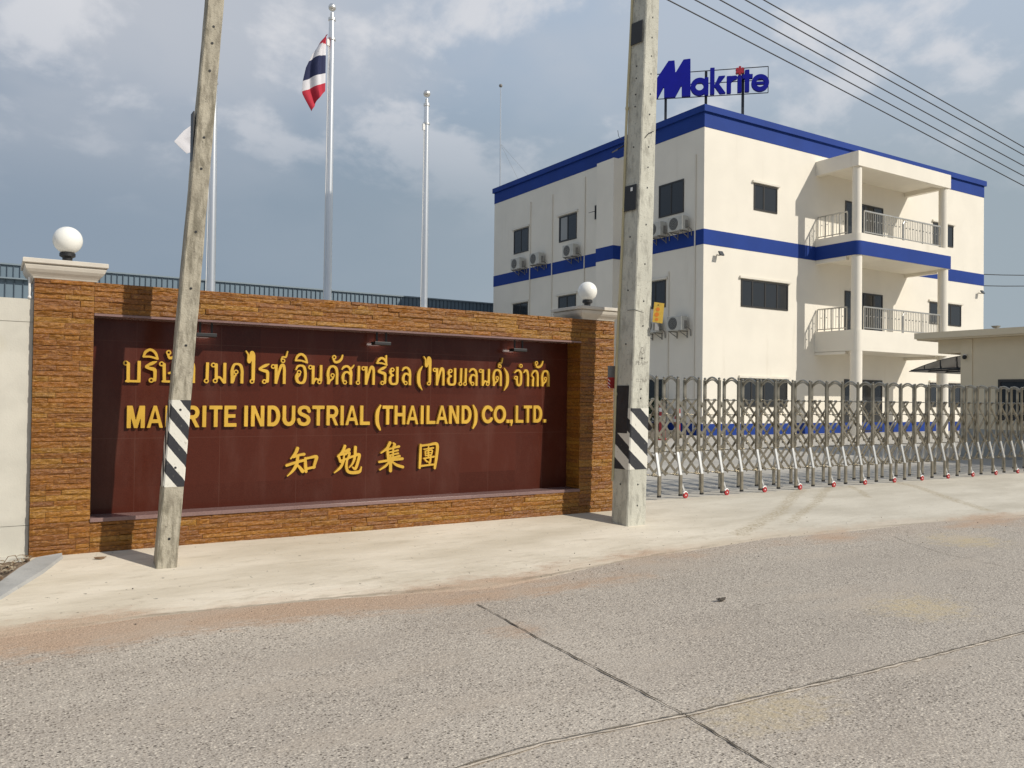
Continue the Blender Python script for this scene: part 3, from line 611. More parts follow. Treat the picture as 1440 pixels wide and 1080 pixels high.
# Chinese characters: brush strokes traced in a 1440-wide grid (5.54 units per photograph column)
ZH = [
 [((212, 112, 12), (196, 150, 11), (160, 192, 5)), ((182, 180, 8), (225, 166, 8), (266, 160, 10)), ((128, 246, 9), (200, 224, 9), (276, 206, 9)), ((216, 172, 10), (208, 235, 12), (180, 286, 10), (136, 330, 4)), ((212, 242, 6), (238, 272, 11), (256, 296, 13)),
  ((276, 192, 8), (279, 245, 11), (284, 300, 10)), ((278, 196, 8), (320, 188, 8), (366, 184, 12), (358, 225, 11), (346, 270, 9)), ((284, 280, 8), (316, 273, 8), (352, 266, 9))],
 [((580, 98, 11), (562, 138, 10), (522, 176, 5)), ((566, 142, 7), (600, 130, 8), (616, 126, 10), (588, 162, 6)), ((530, 168, 8), (538, 192, 9), (546, 216, 8)), ((532, 166, 7), (580, 156, 7), (618, 150, 9), (606, 196, 8)), ((546, 208, 6), (576, 200, 6), (606, 192, 7)), ((576, 160, 6), (572, 200, 7)),
  ((574, 204, 9), (548, 256, 10), (498, 298, 4)), ((600, 198, 8), (596, 262, 10), (622, 298, 11), (700, 298, 11), (720, 262, 5)), ((616, 188, 8), (660, 174, 8), (700, 166, 11), (692, 214, 11), (670, 272, 10), (644, 258, 4)), ((668, 108, 11), (664, 180, 10), (646, 232, 8), (618, 262, 4))],
 [((932, 74, 12), (906, 118, 10), (860, 152, 5)), ((912, 126, 9), (916, 165, 10), (920, 204, 9)), ((960, 76, 6), (972, 88, 10), (962, 104, 9)), ((914, 126, 7), (962, 114, 7), (1008, 104, 9)), ((920, 150, 6), (962, 142, 6), (1000, 134, 7)), ((922, 174, 6), (962, 165, 6), (1002, 158, 7)), ((918, 200, 7), (966, 190, 7), (1014, 180, 9)), ((960, 110, 7), (959, 195, 7)),
  ((846, 222, 8), (940, 210, 9), (1038, 202, 10)), ((940, 188, 10), (940, 240, 12), (940, 294, 12)), ((930, 220, 8), (900, 254, 9), (852, 284, 5)), ((950, 220, 6), (990, 250, 10), (1042, 268, 11))],
 [((1168, 88, 9), (1166, 175, 11), (1162, 262, 9)), ((1170, 94, 8), (1240, 88, 8), (1306, 86, 12), (1304, 176, 12), (1290, 268, 10)), ((1168, 250, 7), (1230, 244, 7), (1292, 240, 7)), ((1196, 122, 5), (1236, 117, 5), (1276, 112, 6)), ((1206, 136, 5), (1210, 172, 5)), ((1206, 136, 5), (1264, 130, 6), (1260, 166, 5)), ((1210, 152, 4), (1262, 148, 4)), ((1210, 170, 5), (1260, 165, 5)),
  ((1234, 104, 6), (1234, 188, 6)), ((1196, 192, 6), (1240, 186, 6), (1282, 180, 7)), ((1252, 170, 6), (1252, 205, 8), (1246, 228, 7), (1232, 218, 4)), ((1206, 200, 5), (1222, 216, 7))],
]
def chinese_lettering():
    mb = MB()
    for ci, ch in enumerate(ZH):
        cx = [a[0] for s in ch for a in s]; xm = (min(cx)+max(cx))/2
        sx = {0: .00133, 1: .00138, 2: .00146, 3: .0015}[ci]
        q = []
        x_mid = MX(380+xm*.18056)
        zoff = {0: .595-(669.5-669.5)*0, 1: .601, 2: .604, 3: .618}[ci]; zb = {0: 330, 1: 303, 2: 296, 3: 268}[ci]; sz = {0: .001304, 1: .00142, 2: .00141, 3: .00149}[ci]
        for s in ch: q += stroke([(x_mid+(a-xm)*sx, zoff+(zb-b_)*sz, w_*.00150) for a, b_, w_ in s])
        glyph_mesh(mb, q, .0046, place_panel, .034)
    return mb

# ------------------------------------------------------------------ the company sign wall
XL, XR_, XP0, XP1 = .295, 6.755, .765, 6.216
ZT, ZO1, ZO0 = 2.432, 2.148, .283
def stones(regions, name, root):
    """split-face strips: rows shared by all regions; region = (u0, u1, z0, z1, place)"""
    zr = [0.]
    while zr[-1] < ZT-.03: zr.append(zr[-1]+random.choice((.039, .045, .050, .054, .046)))
    zr = [z*ZT/zr[-1] for z in zr]
    verts = []; faces = []; tint = []
    pal = [(.30, .118, .015), (.27, .106, .013), (.33, .140, .018), (.245, .092, .014), (.35, .168, .024), (.235, .090, .022), (.29, .124, .018), (.31, .116, .014)]
    for (u0, u1, z0, z1, pl) in regions:
        for a, b_ in zip(zr[:-1], zr[1:]):
            za, zb = max(a, z0), min(b_, z1)
            if zb-za < .014: continue
            u = u0
            while u < u1-.001:
                L_ = random.choice((.12, .18, .24, .30, .36, .45, .55)); ue = min(u1, u+L_)
                if u1-ue < .08: ue = u1
                nu = max(2, int((ue-u)/.024)); nv = 4; d0 = random.uniform(.010, .024); o = len(verts)
                col = np.array(random.choice(pal))*random.uniform(.86, 1.12); gy = random.uniform(-.006, .006)
                ph = random.random()*9
                for i in range(nu+1):
                    for j in range(nv+1):
                        uu = u+.0012+(ue-u-.0024)*i/nu; zq = za+.0012+(zb-za-.0024)*j/nv
                        bd = i in (0, nu) or j in (0, nv)
                        d = .002 if bd else d0 + gy*(j-2)/2 + .004*math.sin(uu*23+ph) * math.sin(zq*60+ph) + random.uniform(-.0032, .0032)
                        if not bd: uu += random.uniform(-.006, .006); zq += random.uniform(-.003, .003)
                        if bd and (j == 0 or j == nv): d = d0*.80 + random.uniform(-.002, .002)
                        if i in (0, nu): d = d0*.78
                        verts.append(pl(uu, zq, d))
                for i in range(nu):
                    for j in range(nv):
                        q = o+i*(nv+1)+j; faces.append((q, q+nv+1, q+nv+2, q+1)); tint.append(col)
                # returns to the backing
                ring = [o+i*(nv+1) for i in range(nu+1)] + [o+nu*(nv+1)+j for j in range(1, nv+1)] + [o+i*(nv+1)+nv for i in range(nu-1, -1, -1)] + [o+j for j in range(nv-1, 0, -1)]
                bo = len(verts)
                loopuv = []
                for i in range(nu+1): loopuv.append((u+.0012+(ue-u-.0024)*i/nu, za+.0012))
                for j in range(1, nv+1): loopuv.append((ue-.0012, za+.0012+(zb-za-.0024)*j/nv))
                for i in range(nu-1, -1, -1): loopuv.append((u+.0012+(ue-u-.0024)*i/nu, zb-.0012))
                for j in range(nv-1, 0, -1): loopuv.append((u+.0012, za+.0012+(zb-za-.0024)*j/nv))
                for uu, zq in loopuv: verts.append(pl(uu, zq, -.001))
                nr = len(ring)
                for i in range(nr): faces.append((ring[i], ring[(i+1) % nr], bo+(i+1) % nr, bo+i)); tint.append(col*.85)
                u = ue
    mb = MB(); mb.add(verts, faces)
    o = part(mb, name, M['stone'], root)
    ca = o.data.color_attributes.new('tint', 'FLOAT_COLOR', 'CORNER')
    buf = np.ones((len(o.data.loops), 4), np.float32); li = 0
    for p, c in zip(o.data.polygons, tint):
        buf[p.loop_start:p.loop_start+p.loop_total, :3] = c
    ca.data.foreach_set('color', buf.ravel()); return o
sw = thing('sign_wall', 'long brown stone-clad entrance wall with gold company lettering on a recessed red granite panel', 'wall', (3.5, YW, 0))
mb = MB()
TH_ = .46; F0 = YW+.012
mb.box((XL+.012, F0, -.2), (XP0-.0, F0+TH_, ZT-.004)); mb.box((XP1+.012, F0, -.2), (XR_-.012, F0+TH_, ZT-.004))
mb.box((XP0, F0, -.2), (XP1+.012, F0+TH_, ZO0)); mb.box((XP0, F0, ZO1), (XP1+.012, F0+TH_-.06, ZT-.006))
mb.box((XP0, 8.60, ZO0), (XP1+.012, F0+TH_-.02, ZO1))
part(mb, 'wall_core', M['mortar'], sw)
fr = lambda u, z, d: (u, F0-d, z)
stones([(XL, XP0, 0, ZT, fr), (XP1, XR_, 0, ZT, fr), (XP0, XP1, 0, ZO0-.002, fr), (XP0, XP1, ZO1+.006, ZT, fr),
        (F0, 8.575, ZO0+.03, ZO1, lambda u, z, d: (XP1+.012-d*.5, u, z)),
        (F0, F0+TH_, 0, ZT, lambda u, z, d: (XL+.012-d*.5, u, z)), (F0, F0+TH_, 0, ZT, lambda u, z, d: (XR_-.012+d*.5, u, z))], 'stone_cladding', sw)
mb = MB(); mb.box((XP0+.004, 8.566, ZO0+.02), (XP1+.004, 8.598, ZO1-.002)); part(mb, 'granite_panel', M['granite'], sw)
mb = MB(); mb.box((XP0-.002, YW-.012, ZO0), (XP1+.004, 8.565, ZO0+.026)); mb.box((XP0-.002, YW-.016, ZO0-.004), (XP1+.004, YW-.0125, ZO0+.032)); part(mb, 'sill', M['sill'], sw, bevel=.004)
mb = MB(); mb.box((XP0+.002, YW-.014, ZO1-.016), (XP1+.002, 8.56, ZO1+.004)); part(mb, 'lintel_trim', M['sill'], sw)
part(thai_lettering(), 'thai_lettering', M['gold'], sw, fixn=True)
part(latin_lettering(), 'latin_lettering', M['gold'], sw)
part(chinese_lettering(), 'chinese_lettering', M['gold'], sw)
def cap(cx, cy):
    mb = MB(); prof = [(.248, 2.432), (.255, 2.446), (.268, 2.462), (.288, 2.482), (.306, 2.506), (.315, 2.532), (.316, 2.540), (.302, 2.543), (.302, 2.551), (.328, 2.553), (.332, 2.558), (.332, 2.590), (.326, 2.595), (0.001, 2.597)]
    vs = []; 
    for r_, z in prof: vs += [(cx-r_, cy-r_, z), (cx+r_, cy-r_, z), (cx+r_, cy+r_, z), (cx-r_, cy+r_, z)]
    n = len(prof)
    mb.add(vs, [(4*i+k_, 4*i+(k_+1) % 4, 4*i+4+(k_+1) % 4, 4*i+4+k_) for i in range(n-1) for k_ in range(4)] + [(3, 2, 1, 0)])
    o = part(mb, 'pillar_cap', M['moss'], sw); return o
CAPY = YW+.24
cap(.535, CAPY); cap(6.49, CAPY)
mb = MB(); mb.tube([(.262, YW+.06, 2.44), (.262, YW+.05, 2.36), (.264, YW+.05, 2.27)], .012, 8); mb.sphere((.264, YW+.05, 2.265), .018, 10); part(mb, 'drain_pipe', M['whitep'], sw, smooth=True)

def globe(cx, cy, label):
    o = thing('globe_lamp', label, 'lamp', (cx, cy, 2.597), 'globe lamps on the wall pillars')
    mb = MB(); mb.lathe((cx, cy, 2.597), [(.050, 0), (.052, .006), (.038, .012), (.042, .066), (.056, .074), (.066, .080), (.066, .106), (.056, .116)], 24); part(mb, 'lamp_holder', M['black'], o, smooth=True)
    mb = MB(); mb.sphere((cx, cy, 2.824), .124, 40); part(mb, 'globe', M['globe'], o, smooth=True); return o
globe(.56, CAPY, 'white globe lamp on the pillar beside the plain plaster wall')
globe(6.50, CAPY, 'white globe lamp on the pillar beside the pale utility pole')
M['lens'] = mat('lamp_lens', (.7, .7, .68), .3, emit=((1, .97, .9), 13.))
for i, (x0, w, lab) in enumerate(((1.66, .19, 'small black spotlight behind the leaning utility pole, under the wall lintel'), (3.50, .19, 'small black spotlight above the middle of the gold Thai lettering'), (5.28, .19, 'small black spotlight above the bracketed end of the Thai lettering'))):
    o = thing('spotlight', lab, 'spotlight', (x0+w/2, 8.40, 2.06), 'spotlights under the lintel')
    mb = MB(); mb.box((x0, 8.36, 1.995), (x0+w, 8.47, 2.03)); mb.box((x0+.01, 8.47, 2.0), (x0+w-.01, 8.485, 2.026))
    part(mb, 'lamp_body', M['black'], o, bevel=.004)
    for xa in (x0+.04, x0+w-.04): mb = MB(); mb.bar((xa, 8.41, 2.03), (xa, 8.41, 2.132), .02, .012); part(mb, 'bracket', M['black'], o)
    mb = MB(); mb.box((x0+.025, 8.4852, 2.003), (x0+w-.025, 8.489, 2.023)); part(mb, 'lens', M['lens'], o)

# plain plaster boundary wall to the left
bw = thing('boundary_wall', 'plain pale plaster wall adjoining the stone-clad pillar', 'wall', (-2, 8.36, 0))
mb = MB(); mb.box((-14, 8.335, -.2), (.293, 8.50, .276)); mb.box((-14, 8.345, .276), (.293, 8.50, .281)); mb.box((-14, 8.335, .281), (.293, 8.50, 2.046)); mb.box((-14, 8.345, 2.046), (.293, 8.50, 2.051)); mb.box((-14, 8.335, 2.051), (.293, 8.50, 2.25))
part(mb, 'wall', M['plaster'], bw)

# ------------------------------------------------------------------ utility poles
def pole_uv_band(rows, m_w, m_b): pass
def stripe_mat(slope, period, phase, name):
    m = bpy.data.materials.new(name); m.use_nodes = True; t = m.node_tree; b = t.nodes['Principled BSDF']
    uv = nd(t, 'ShaderNodeTexCoord').outputs['UV']; co = nd(t, 'ShaderNodeTexCoord').outputs['Object']
    s = nd(t, 'ShaderNodeSeparateXYZ', {0: uv})
    wob = mth(t, 'MULTIPLY', mth(t, 'SUBTRACT', noise(t, co, 22., 3.), .5), .05)
    f = mth(t, 'FRACT', mth(t, 'ADD', mth(t, 'DIVIDE', mth(t, 'ADD', s.outputs[1], mth(t, 'MULTIPLY', s.outputs[0], slope)), period), mth(t, 'ADD', wob, phase)))
    st = mth(t, 'GREATER_THAN', f, .5)
    chip = ramp(t, noise(t, co, 30., 4., .6), .62, .70)
    wc = mixc(t, mth(t, 'MULTIPLY', chip, .7), (.68, .66, .585), (.36, .335, .27))
    bc = mixc(t, mth(t, 'MULTIPLY', chip, .35), (.022, .023, .028), (.20, .19, .16))
    t.links.new(mixc(t, st, wc, bc), b.inputs['Base Color']); b.inputs['Roughness'].default_value = .65
    t.links.new(nd(t, 'ShaderNodeBump', {'Strength': .3, 'Distance': .008, 'Height': noise(t, co, 70., 4.)}).outputs[0], b.inputs['Normal'])
    return m
def taper(mb, corner, z0, z1, out=0., m=0, sub=14, uv=False, wob=0.):
    """tapered four-sided shaft; corner(z) -> list of four (x, y)"""
    zs = [z0+(z1-z0)*i/sub for i in range(sub+1)]; vs = []; fs = []; uvs = []
    for z in zs:
        c = corner(z); cx = sum(p[0] for p in c)/4; cy = sum(p[1] for p in c)/4
        # chamfered corners: eight points
        for k_ in range(4):
            p, q_, r_ = Vector(c[k_]), Vector(c[(k_-1) % 4]), Vector(c[(k_+1) % 4])
            ch = .012; o = (p-Vector((cx, cy))).normalized()*out*1.414
            for tgt in (q_, r_):
                d = p+(tgt-p).normalized()*ch+o; vs.append((d.x+random.uniform(-wob, wob), d.y+random.uniform(-wob, wob), z))
    for i in range(sub):
        for k_ in range(8):
            a, b_ = i*8+k_, i*8+(k_+1) % 8
            fs.append((a, b_, b_+8, a+8))
    fs.append(tuple(range(7, -1, -1))); fs.append(tuple(sub*8+k_ for k_ in range(8)))
    if uv:
        c = corner(z0); per = [0]
        for k_ in range(8):
            a, b_ = vs[k_], vs[(k_+1) % 8]; per.append(per[-1]+math.hypot(a[0]-b_[0], a[1]-b_[1]))
        for i in range(sub):
            for k_ in range(8): uvs.append([(per[k_], zs[i]), (per[k_+1], zs[i]), (per[k_+1], zs[i+1]), (per[k_], zs[i+1])])
        uvs += [[(0.01, 0)]*8, [(.01, 0)]*8]
    mb.add(vs, fs, m, uvs if uv else None)
def holes(root, corner, zs, face, r=.011):
    for z in zs:
        c = corner(z); mb = MB()
        if face == 'front': a, b_ = Vector(c[0]), Vector(c[1])
        else: a, b_ = Vector(c[3]), Vector(c[0])
        p = (a+b_)/2; t = (b_-a).normalized(); nrm = Vector((t.y, -t.x))
        mb.tube([(p.x-nrm.x*.004, p.y-nrm.y*.004, z), (p.x+nrm.x*.0035, p.y+nrm.y*.0035, z)], r, 10); part(mb, 'bolt_hole', M['black'], root)
# leaning weathered pole
def c1(z):
    f = (z+.1)/8.; xl = 1.217+.0675*z*1.0+.0; w = .170-.030*z/5.; d = .20-.03*z/5; y = 7.605
    return [(xl, y), (xl+w, y-.012), (xl+w+.008, y+d-.012), (xl+.008, y+d)]
lp = thing('utility_pole', 'leaning weathered square concrete utility pole with black and white striped band, in front of lettering', 'pole', (1.3, 7.65, -.07), 'concrete utility poles')
mb = MB(); taper(mb, c1, -.12, 8.0, sub=60, wob=.0022); part(mb, 'shaft', M['poleold'], lp)
mb = MB(); taper(mb, c1, .635, 1.385, .003, sub=12, uv=True); part(mb, 'hazard_band', stripe_mat(1.15, .235, .22, 'hazard_stripes_leaning'), lp)
holes(lp, c1, [.19, .47+.33, 1.30, 1.86, 2.36, 2.86, 3.42, 3.70, 4.30, 4.55, 4.70, 4.86+.1], 'front')
mb = MB(); cc = c1(3.7); mb.box((cc[0][0]-.012, cc[0][1]+.03, 3.50), (cc[0][0]-.003, cc[0][1]+.14, 3.93)); part(mb, 'plate', M['black'], lp)
# pale pole near the gate
def c2(z):
    xl = 6.384+.0405*z; w = .305-.0135*z; d = .25-.004*z; y = 7.556+.006*z
    return [(xl, y), (xl+w, y+.012), (xl+w-.012, y+.012+d), (xl-.04, y+d)]
rp = thing('utility_pole', 'thick pale square concrete utility pole standing between the stone pillar and the steel gate', 'pole', (6.53, 7.68, -.07), 'concrete utility poles')
mb = MB(); taper(mb, c2, -.12, 8.2, sub=60, wob=.002); part(mb, 'shaft', M['polenew'], rp)
mb = MB(); taper(mb, c2, .60, 1.33, .003, sub=12, uv=True); part(mb, 'hazard_band', stripe_mat(.80, .31, .30, 'hazard_stripes_upright'), rp)
def left_quad(z0, z1, out, a=.0, b_=1.):
    vs = []
    for z in (z0, z1):
        c = c2(z); p, q_ = Vector(c[3]), Vector(c[0]); t = (q_-p).normalized(); nrm = Vector((t.y, -t.x))
        for f in (a, b_):
            e = p+(q_-p)*f; vs += [(e.x+nrm.x*out, e.y+nrm.y*out, z), (e.x+nrm.x*(out-.008), e.y+nrm.y*(out-.008), z)]
    return vs
QF = [(0, 2, 6, 4), (1, 5, 7, 3), (0, 4, 5, 1), (2, 3, 7, 6), (4, 6, 7, 5), (0, 1, 3, 2)]
mb = MB(); mb.add(left_quad(1.03, 1.60, .0065, .04, .80), QF); part(mb, 'black_paint_patch', M['paintb'], rp)
holes(rp, c2, [.17, .42, 1.45, 1.56, 1.93, 2.32, 2.62, 3.07, 3.55, 4.0, 4.25, 4.50, 4.9, 5.15, 5.4, 5.62, 5.85, 6.1], 'front', .010); holes(rp, c2, [.42, 2.1, 2.75, 3.4, 4.5, 5.0, 5.15, 5.35, 5.5], 'left', .010)
mb = MB(); mb.add(left_quad(3.72, 4.03, .02, .1, .85), QF); part(mb, 'plate', M['black'], rp)
mb = MB(); mb.add(left_quad(5.78, 6.05, .02, .1, .85), QF); part(mb, 'plate', M['black'], rp)
mb = MB(); mb.add(left_quad(3.955, 4.0, .0225, .48, .62), QF); part(mb, 'label_patch', M['whitep'], rp)
mb = MB(); cpts = [(c2(z)[3][0]-.012+.006*math.sin(z*2.3), c2(z)[3][1]-.005, z) for z in np.linspace(.45, 8., 50)]
mb.tube(cpts, .016, 10)
for z in (1.5, 2.6, 3.75, 5.0): c = c2(z)[3]; mb.lathe((c[0]-.012+.006*math.sin(z*2.3), c[1]-.005, z), [(.02, -.02), (.022, 0), (.02, .02)], 12)
part(mb, 'conduit', M['conduit'], rp, smooth=True)
mb = MB(); c = c2(4.2)[3]; mb.bar((c[0], c[1]+.02, 4.55), (c[0]-.17, c[1]+.05, 4.44), .014, .014); mb.tube([(c[0]-.01, c[1], 4.62), (c[0]-.06, c[1], 4.60), (c[0]-.11, c[1], 4.64), (c[0]-.14, c[1]-.02, 4.70)], .003, 6); part(mb, 'cable_stub', M['wire'], rp)
mb = MB(); c = c2(4.67)[0]; mb.tube([(c[0]+.05, c[1]-.006, 4.60), (c[0]+.10, c[1]-.012, 4.66), (c[0]+.18, c[1]-.008, 4.70)], .005, 6); part(mb, 'tie_wire', M['wire'], rp); c = c2(2.5)[0]; mb = MB()
mb.tube([(c[0]-.035, c[1]+.10, 2.505), (c[0]-.004, c[1]-.004, 2.505), (c[0]+.14, c[1]+.008, 2.482)], .003, 6); part(mb, 'tie_wire', M['wire'], rp)
# faint stencilled marks on the pale pole
def text_mesh(s, size, place, mb, ext=.0008):
    cu = bpy.data.curves.new('t', 'FONT'); cu.body = s; cu.size = size; cu.align_x = 'CENTER'; cu.resolution_u = 2
    ob = bpy.data.objects.new('t', cu); COL.objects.link(ob); dg = bpy.context.evaluated_depsgraph_get(); me = ob.evaluated_get(dg).to_mesh()
    vs = [place(v.co.x, v.co.y) for v in me.vertices]; fs = [tuple(p.vertices) for p in me.polygons]
    mb.add(vs, fs); ob.evaluated_get(dg).to_mesh_clear(); bpy.data.objects.remove(ob); bpy.data.curves.remove(cu)
def on_front(zc):
    def pl(u, v):
        z = zc+v; c = c2(z); p, q_ = Vector(c[0]), Vector(c[1]); m_ = (p+q_)/2; t = (q_-p).normalized(); nrm = Vector((t.y, -t.x))
        e = m_+t*u+nrm*.0018; return (e.x, e.y, z)
    return pl
M['stencil'] = mat('faded_stencil', (.25, .235, .20), .85, var=.3, vs=30, dark=(.48, .46, .40), dmask=(40, .48, .58, (1, 1, 1)))
mb = MB()
text_mesh('PEA/M', .072, on_front(1.85), mb); part(mb, 'stencil_lettering', M['stencil'], rp, fixn=False); mb = MB(); text_mesh('12.2560', .058, on_front(1.645), mb)
part(mb, 'stencil_lettering', M['stencil'], rp, fixn=False); mb = MB()
for a, b_ in (((-.012, 2.06), (.02, 2.06)), ((-.01, 2.06), (-.045, 1.96)), ((.012, 2.06), (.05, 1.965)), ((-.02, 2.0), (.02, 1.985)), ((-.05, 1.935), (.05, 1.935)), ((0, 1.99), (0, 1.90))):
    f = on_front(0.); A_ = f(a[0], a[1]); B_ = f(b_[0], b_[1]); mb.bar(A_, B_, .008, .001)
part(mb, 'stencil_emblem', M['stencil'], rp, fixn=False)
# small card fixed to the pale pole
pc = thing('hanging_card', 'small tilted yellow card with orange fruit-like blots on the side of the pale pole', 'card', (6.75, 7.53, 2.5))
mb = MB(); P4 = [(6.760, 7.540, 2.615), (6.845, 7.455, 2.597), (6.815, 7.462, 2.36), (6.735, 7.542, 2.372)]; P4[2] = tuple(Vector(P4[1])+(Vector(P4[3])-Vector(P4[0]))*1.0)
nn = (Vector(P4[1])-Vector(P4[0])).cross(Vector(P4[3])-Vector(P4[0])).normalized()
if nn.dot(Vector((0, 0, 1.45))-Vector(P4[0])) < 0: nn = -nn
mb.add([tuple(Vector(p)+nn*.003) for p in P4]+[tuple(Vector(p)-nn*.003) for p in P4], [(0, 1, 2, 3), (7, 6, 5, 4), (0, 4, 5, 1), (1, 5, 6, 2), (2, 6, 7, 3), (3, 7, 4, 0)]); part(mb, 'card', M['yellow'], pc)
mb = MB()
def on_card(u, v): return Vector(P4[0]) + (Vector(P4[1])-Vector(P4[0]))*u + (Vector(P4[3])-Vector(P4[0]))*v
for u, v, r_ in ((.42, .34, .024), (.36, .60, .027), (.40, .84, .02)):
    c = on_card(u, v); mb.tube([c+nn*.003, c+nn*.0045], r_, 16)
part(mb, 'fruit_print', M['orange'], pc)
mb = MB(); c0 = on_card(.42, .12); mb.tube([c0+nn*.003, c0+nn*.0045], .011, 3); part(mb, 'card_mark', M['black'], pc)
mb = MB(); mb.box((6.737, 7.50, 2.27), (6.80, 7.53, 2.352)); part(mb, 'backing_plate', M['grey'], pc)
rs = thing('pole_sign', 'small grey and red diagonal-striped sign strapped to the pole edge by the stone pillar', 'sign', (6.39, 7.9, 1.7))
mb = MB(); mb.box((6.335, 7.885, 1.70), (6.46, 7.89, 1.84)); part(mb, 'sign_plate', M['grey'], rs)
mb = MB(); mb.box((6.335, 7.885, 1.565), (6.46, 7.89, 1.6995)); part(mb, 'striped_plate', M['red'], rs)
mb = MB()
for k_ in range(3): mb.add([(6.335, 7.883, 1.59+.04*k_), (6.335, 7.883, 1.603+.04*k_), (6.37, 7.883, 1.578+.04*k_), (6.37, 7.883, 1.565+.04*k_)], [(0, 1, 2, 3)])
part(mb, 'white_stripes', M['whitep'], rs)

# ------------------------------------------------------------------ overhead wires
for i, (z0, dy, lab) in enumerate(((6.41, 0, 'lowest of the five black overhead wires'), (6.585, .0, 'second lowest of the five black overhead wires'), (6.76, 0, 'middle one of the five black overhead wires'), (6.95, 0, 'second highest of the five black overhead wires'), (7.09, 0, 'highest of the five black overhead wires'))):
    mb = MB(); pts = []
    for x in np.linspace(6.66, 30, 60):
        u = x-6.75; pts.append((x, 7.6, z0-.1215*u - .0002*u*u + .006*math.sin(u*.5+i)))
    mb.tube(pts, .0085, 6)
    tag(mb.build('overhead_wire', M['wire'], smooth=True), lab+' leaving the pale pole', 'cable', 'overhead wires from the pale pole')
for i, (z, lab) in enumerate(((8.18, 'upper thin service cable leaving the blue band of the white building'), (7.58, 'lower thin service cable leaving the white building under its blue band'))):
    mb = MB(); mb.tube([(43.9, 23.56, z), (46, 23.6, z+.155), (48, 23.6, z+.32), (52, 23.6, z+.66), (60, 23.7, z+1.4)], .022, 6)
    tag(mb.build('service_cable', M['wire'], smooth=True), lab, 'cable', 'service cables at the building')
# ------------------------------------------------------------------ flagpoles and flags
def flagpole(x, y, top, r0, r1, lab):
    o = thing('flagpole', lab, 'flagpole', (x, y, 0), 'steel flagpoles behind the sign wall')
    mb = MB(); mb.lathe((x, y, 0), [(r0, 0), (r0, .8), (r0*.94, 2.0), (r0*.86, top*.6), (r1, top-.62), (r1, top-.60), (r1*.9, top-.30)], 20); part(mb, 'shaft', M['flagpole'], o, smooth=True)
    mb = MB(); mb.lathe((x, y, top-.62), [(r1*1.25, 0), (r1*1.25, .03)], 18); part(mb, 'collar', M['bright'], o, smooth=True); mb = MB(); mb.lathe((x, y, top-.32), [(r1*1.15, 0), (r1*1.15, .04), (r1*.6, .05), (r1*.55, .12)], 18); part(mb, 'finial_neck', M['bright'], o, smooth=True)
    mb = MB(); mb.sphere((x, y, top-.115), .057, 24); part(mb, 'finial', M['bright'], o, smooth=True)
    mb = MB(); mb.tube([(x-r1*1.2, y-.02, top-.62), (x-r0*1.35, y-.03, 1.2)], .006, 6); mb.box((x-r1*1.7, y-.03, top-.72), (x-r1*.9, y, top-.62)); part(mb, 'halyard', M['whitep'], o)
    return o
FY = 12.
flagpole(2.56, FY, 6.40, .064, .042, 'steel flagpole behind the leaning utility pole, partly hidden by it')
flagpole(4.25, FY, 7.42, .060, .048, 'tallest steel flagpole, flying the red white and blue flag')
flagpole(5.855, FY, 6.44, .062, .044, 'bare steel flagpole without a flag, nearer the white building')
def flag(name, outline, bands, lab, y0, mats, hoist, amp=1.):
    """limp flag: outline(s, t) gives (x, z); s along the fly, t down the hoist"""
    mb = MB(); ns, ntt = 16, 40; vs = []
    for i in range(ns+1):
        for j in range(ntt+1):
            s, t = i/ns, j/ntt; x, z = outline(s, t); vs.append((x+.012*math.sin(14*s+4*t)*s, y0-.02-amp*(.09*s*math.sin(3.2*s+t*2.2)+.022*math.sin(13*s+3*t)*min(1, 3*s)), z))
    vs2 = vs+[(a, b_+.006, c) for a, b_, c in vs]; n = len(vs); fs = []; ms = []
    for i in range(ns):
        for j in range(ntt):
            q = i*(ntt+1)+j; t = (j+.5)/ntt; mi = next(k_ for k_, (lim, _) in enumerate(bands) if t < lim); m_ = bands[mi][1]
            mb2 = (q, q+ntt+1, q+ntt+2, q+1)
            fs.append(mb2); ms.append(m_); fs.append(tuple(n+k_ for k_ in reversed(mb2))); ms.append(m_)
    mb.add(vs2, fs); mb.m = ms
    return tag(mb.build(name, mats, smooth=True, fixn=False), lab, 'flag')
# fly edges measured on the plane of the poles
hx = 4.155
def of1(s, t):
    zt = 6.86-.0*t; hz = 6.835 - t*.83
    xk = [0, .10, .24, .45, .68, .86, 1.0]; fx = [4.15, 4.06, 3.95, 3.875, 3.845, 3.84, 3.885]; fz = [6.80, 6.71, 6.53, 6.32, 6.11, 5.95, 5.72]
    ex = float(np.interp(t, xk, fx)); ez = float(np.interp(t, xk, fz))
    z = hz+(ez-hz)*s + .03*math.sin(math.pi*s)*(1-t); x = hx+(ex-hx)*s
    if t > .88: x += (t-.88)/.12*.10*s*s; z -= (t-.88)/.12*.03*s
    return x, z
flag('thai_flag', of1, [(.16, 0), (.35, 1), (.68, 2), (.85, 1), (1.01, 0)], 'limp red white and navy striped flag on the tallest flagpole', FY, [M['flagred'], M['flagwhite'], M['flagblue']], hx)
def of2(s, t):
    hz = 5.40 - t*.50; xk = [0, .3, .6, 1.]; fx = [2.42, 2.16, 2.05, 2.22]; fz = [5.30, 5.05, 4.88, 4.74]
    ex = float(np.interp(t, xk, fx)); ez = float(np.interp(t, xk, fz)); return 2.50+(ex-2.50)*s, hz+(ez-hz)*s
flag('white_flag', of2, [(1.1, 0)], 'pale white flag peeking out beside the leaning utility pole', FY, [M['flagwhite']], 2.5, .25)

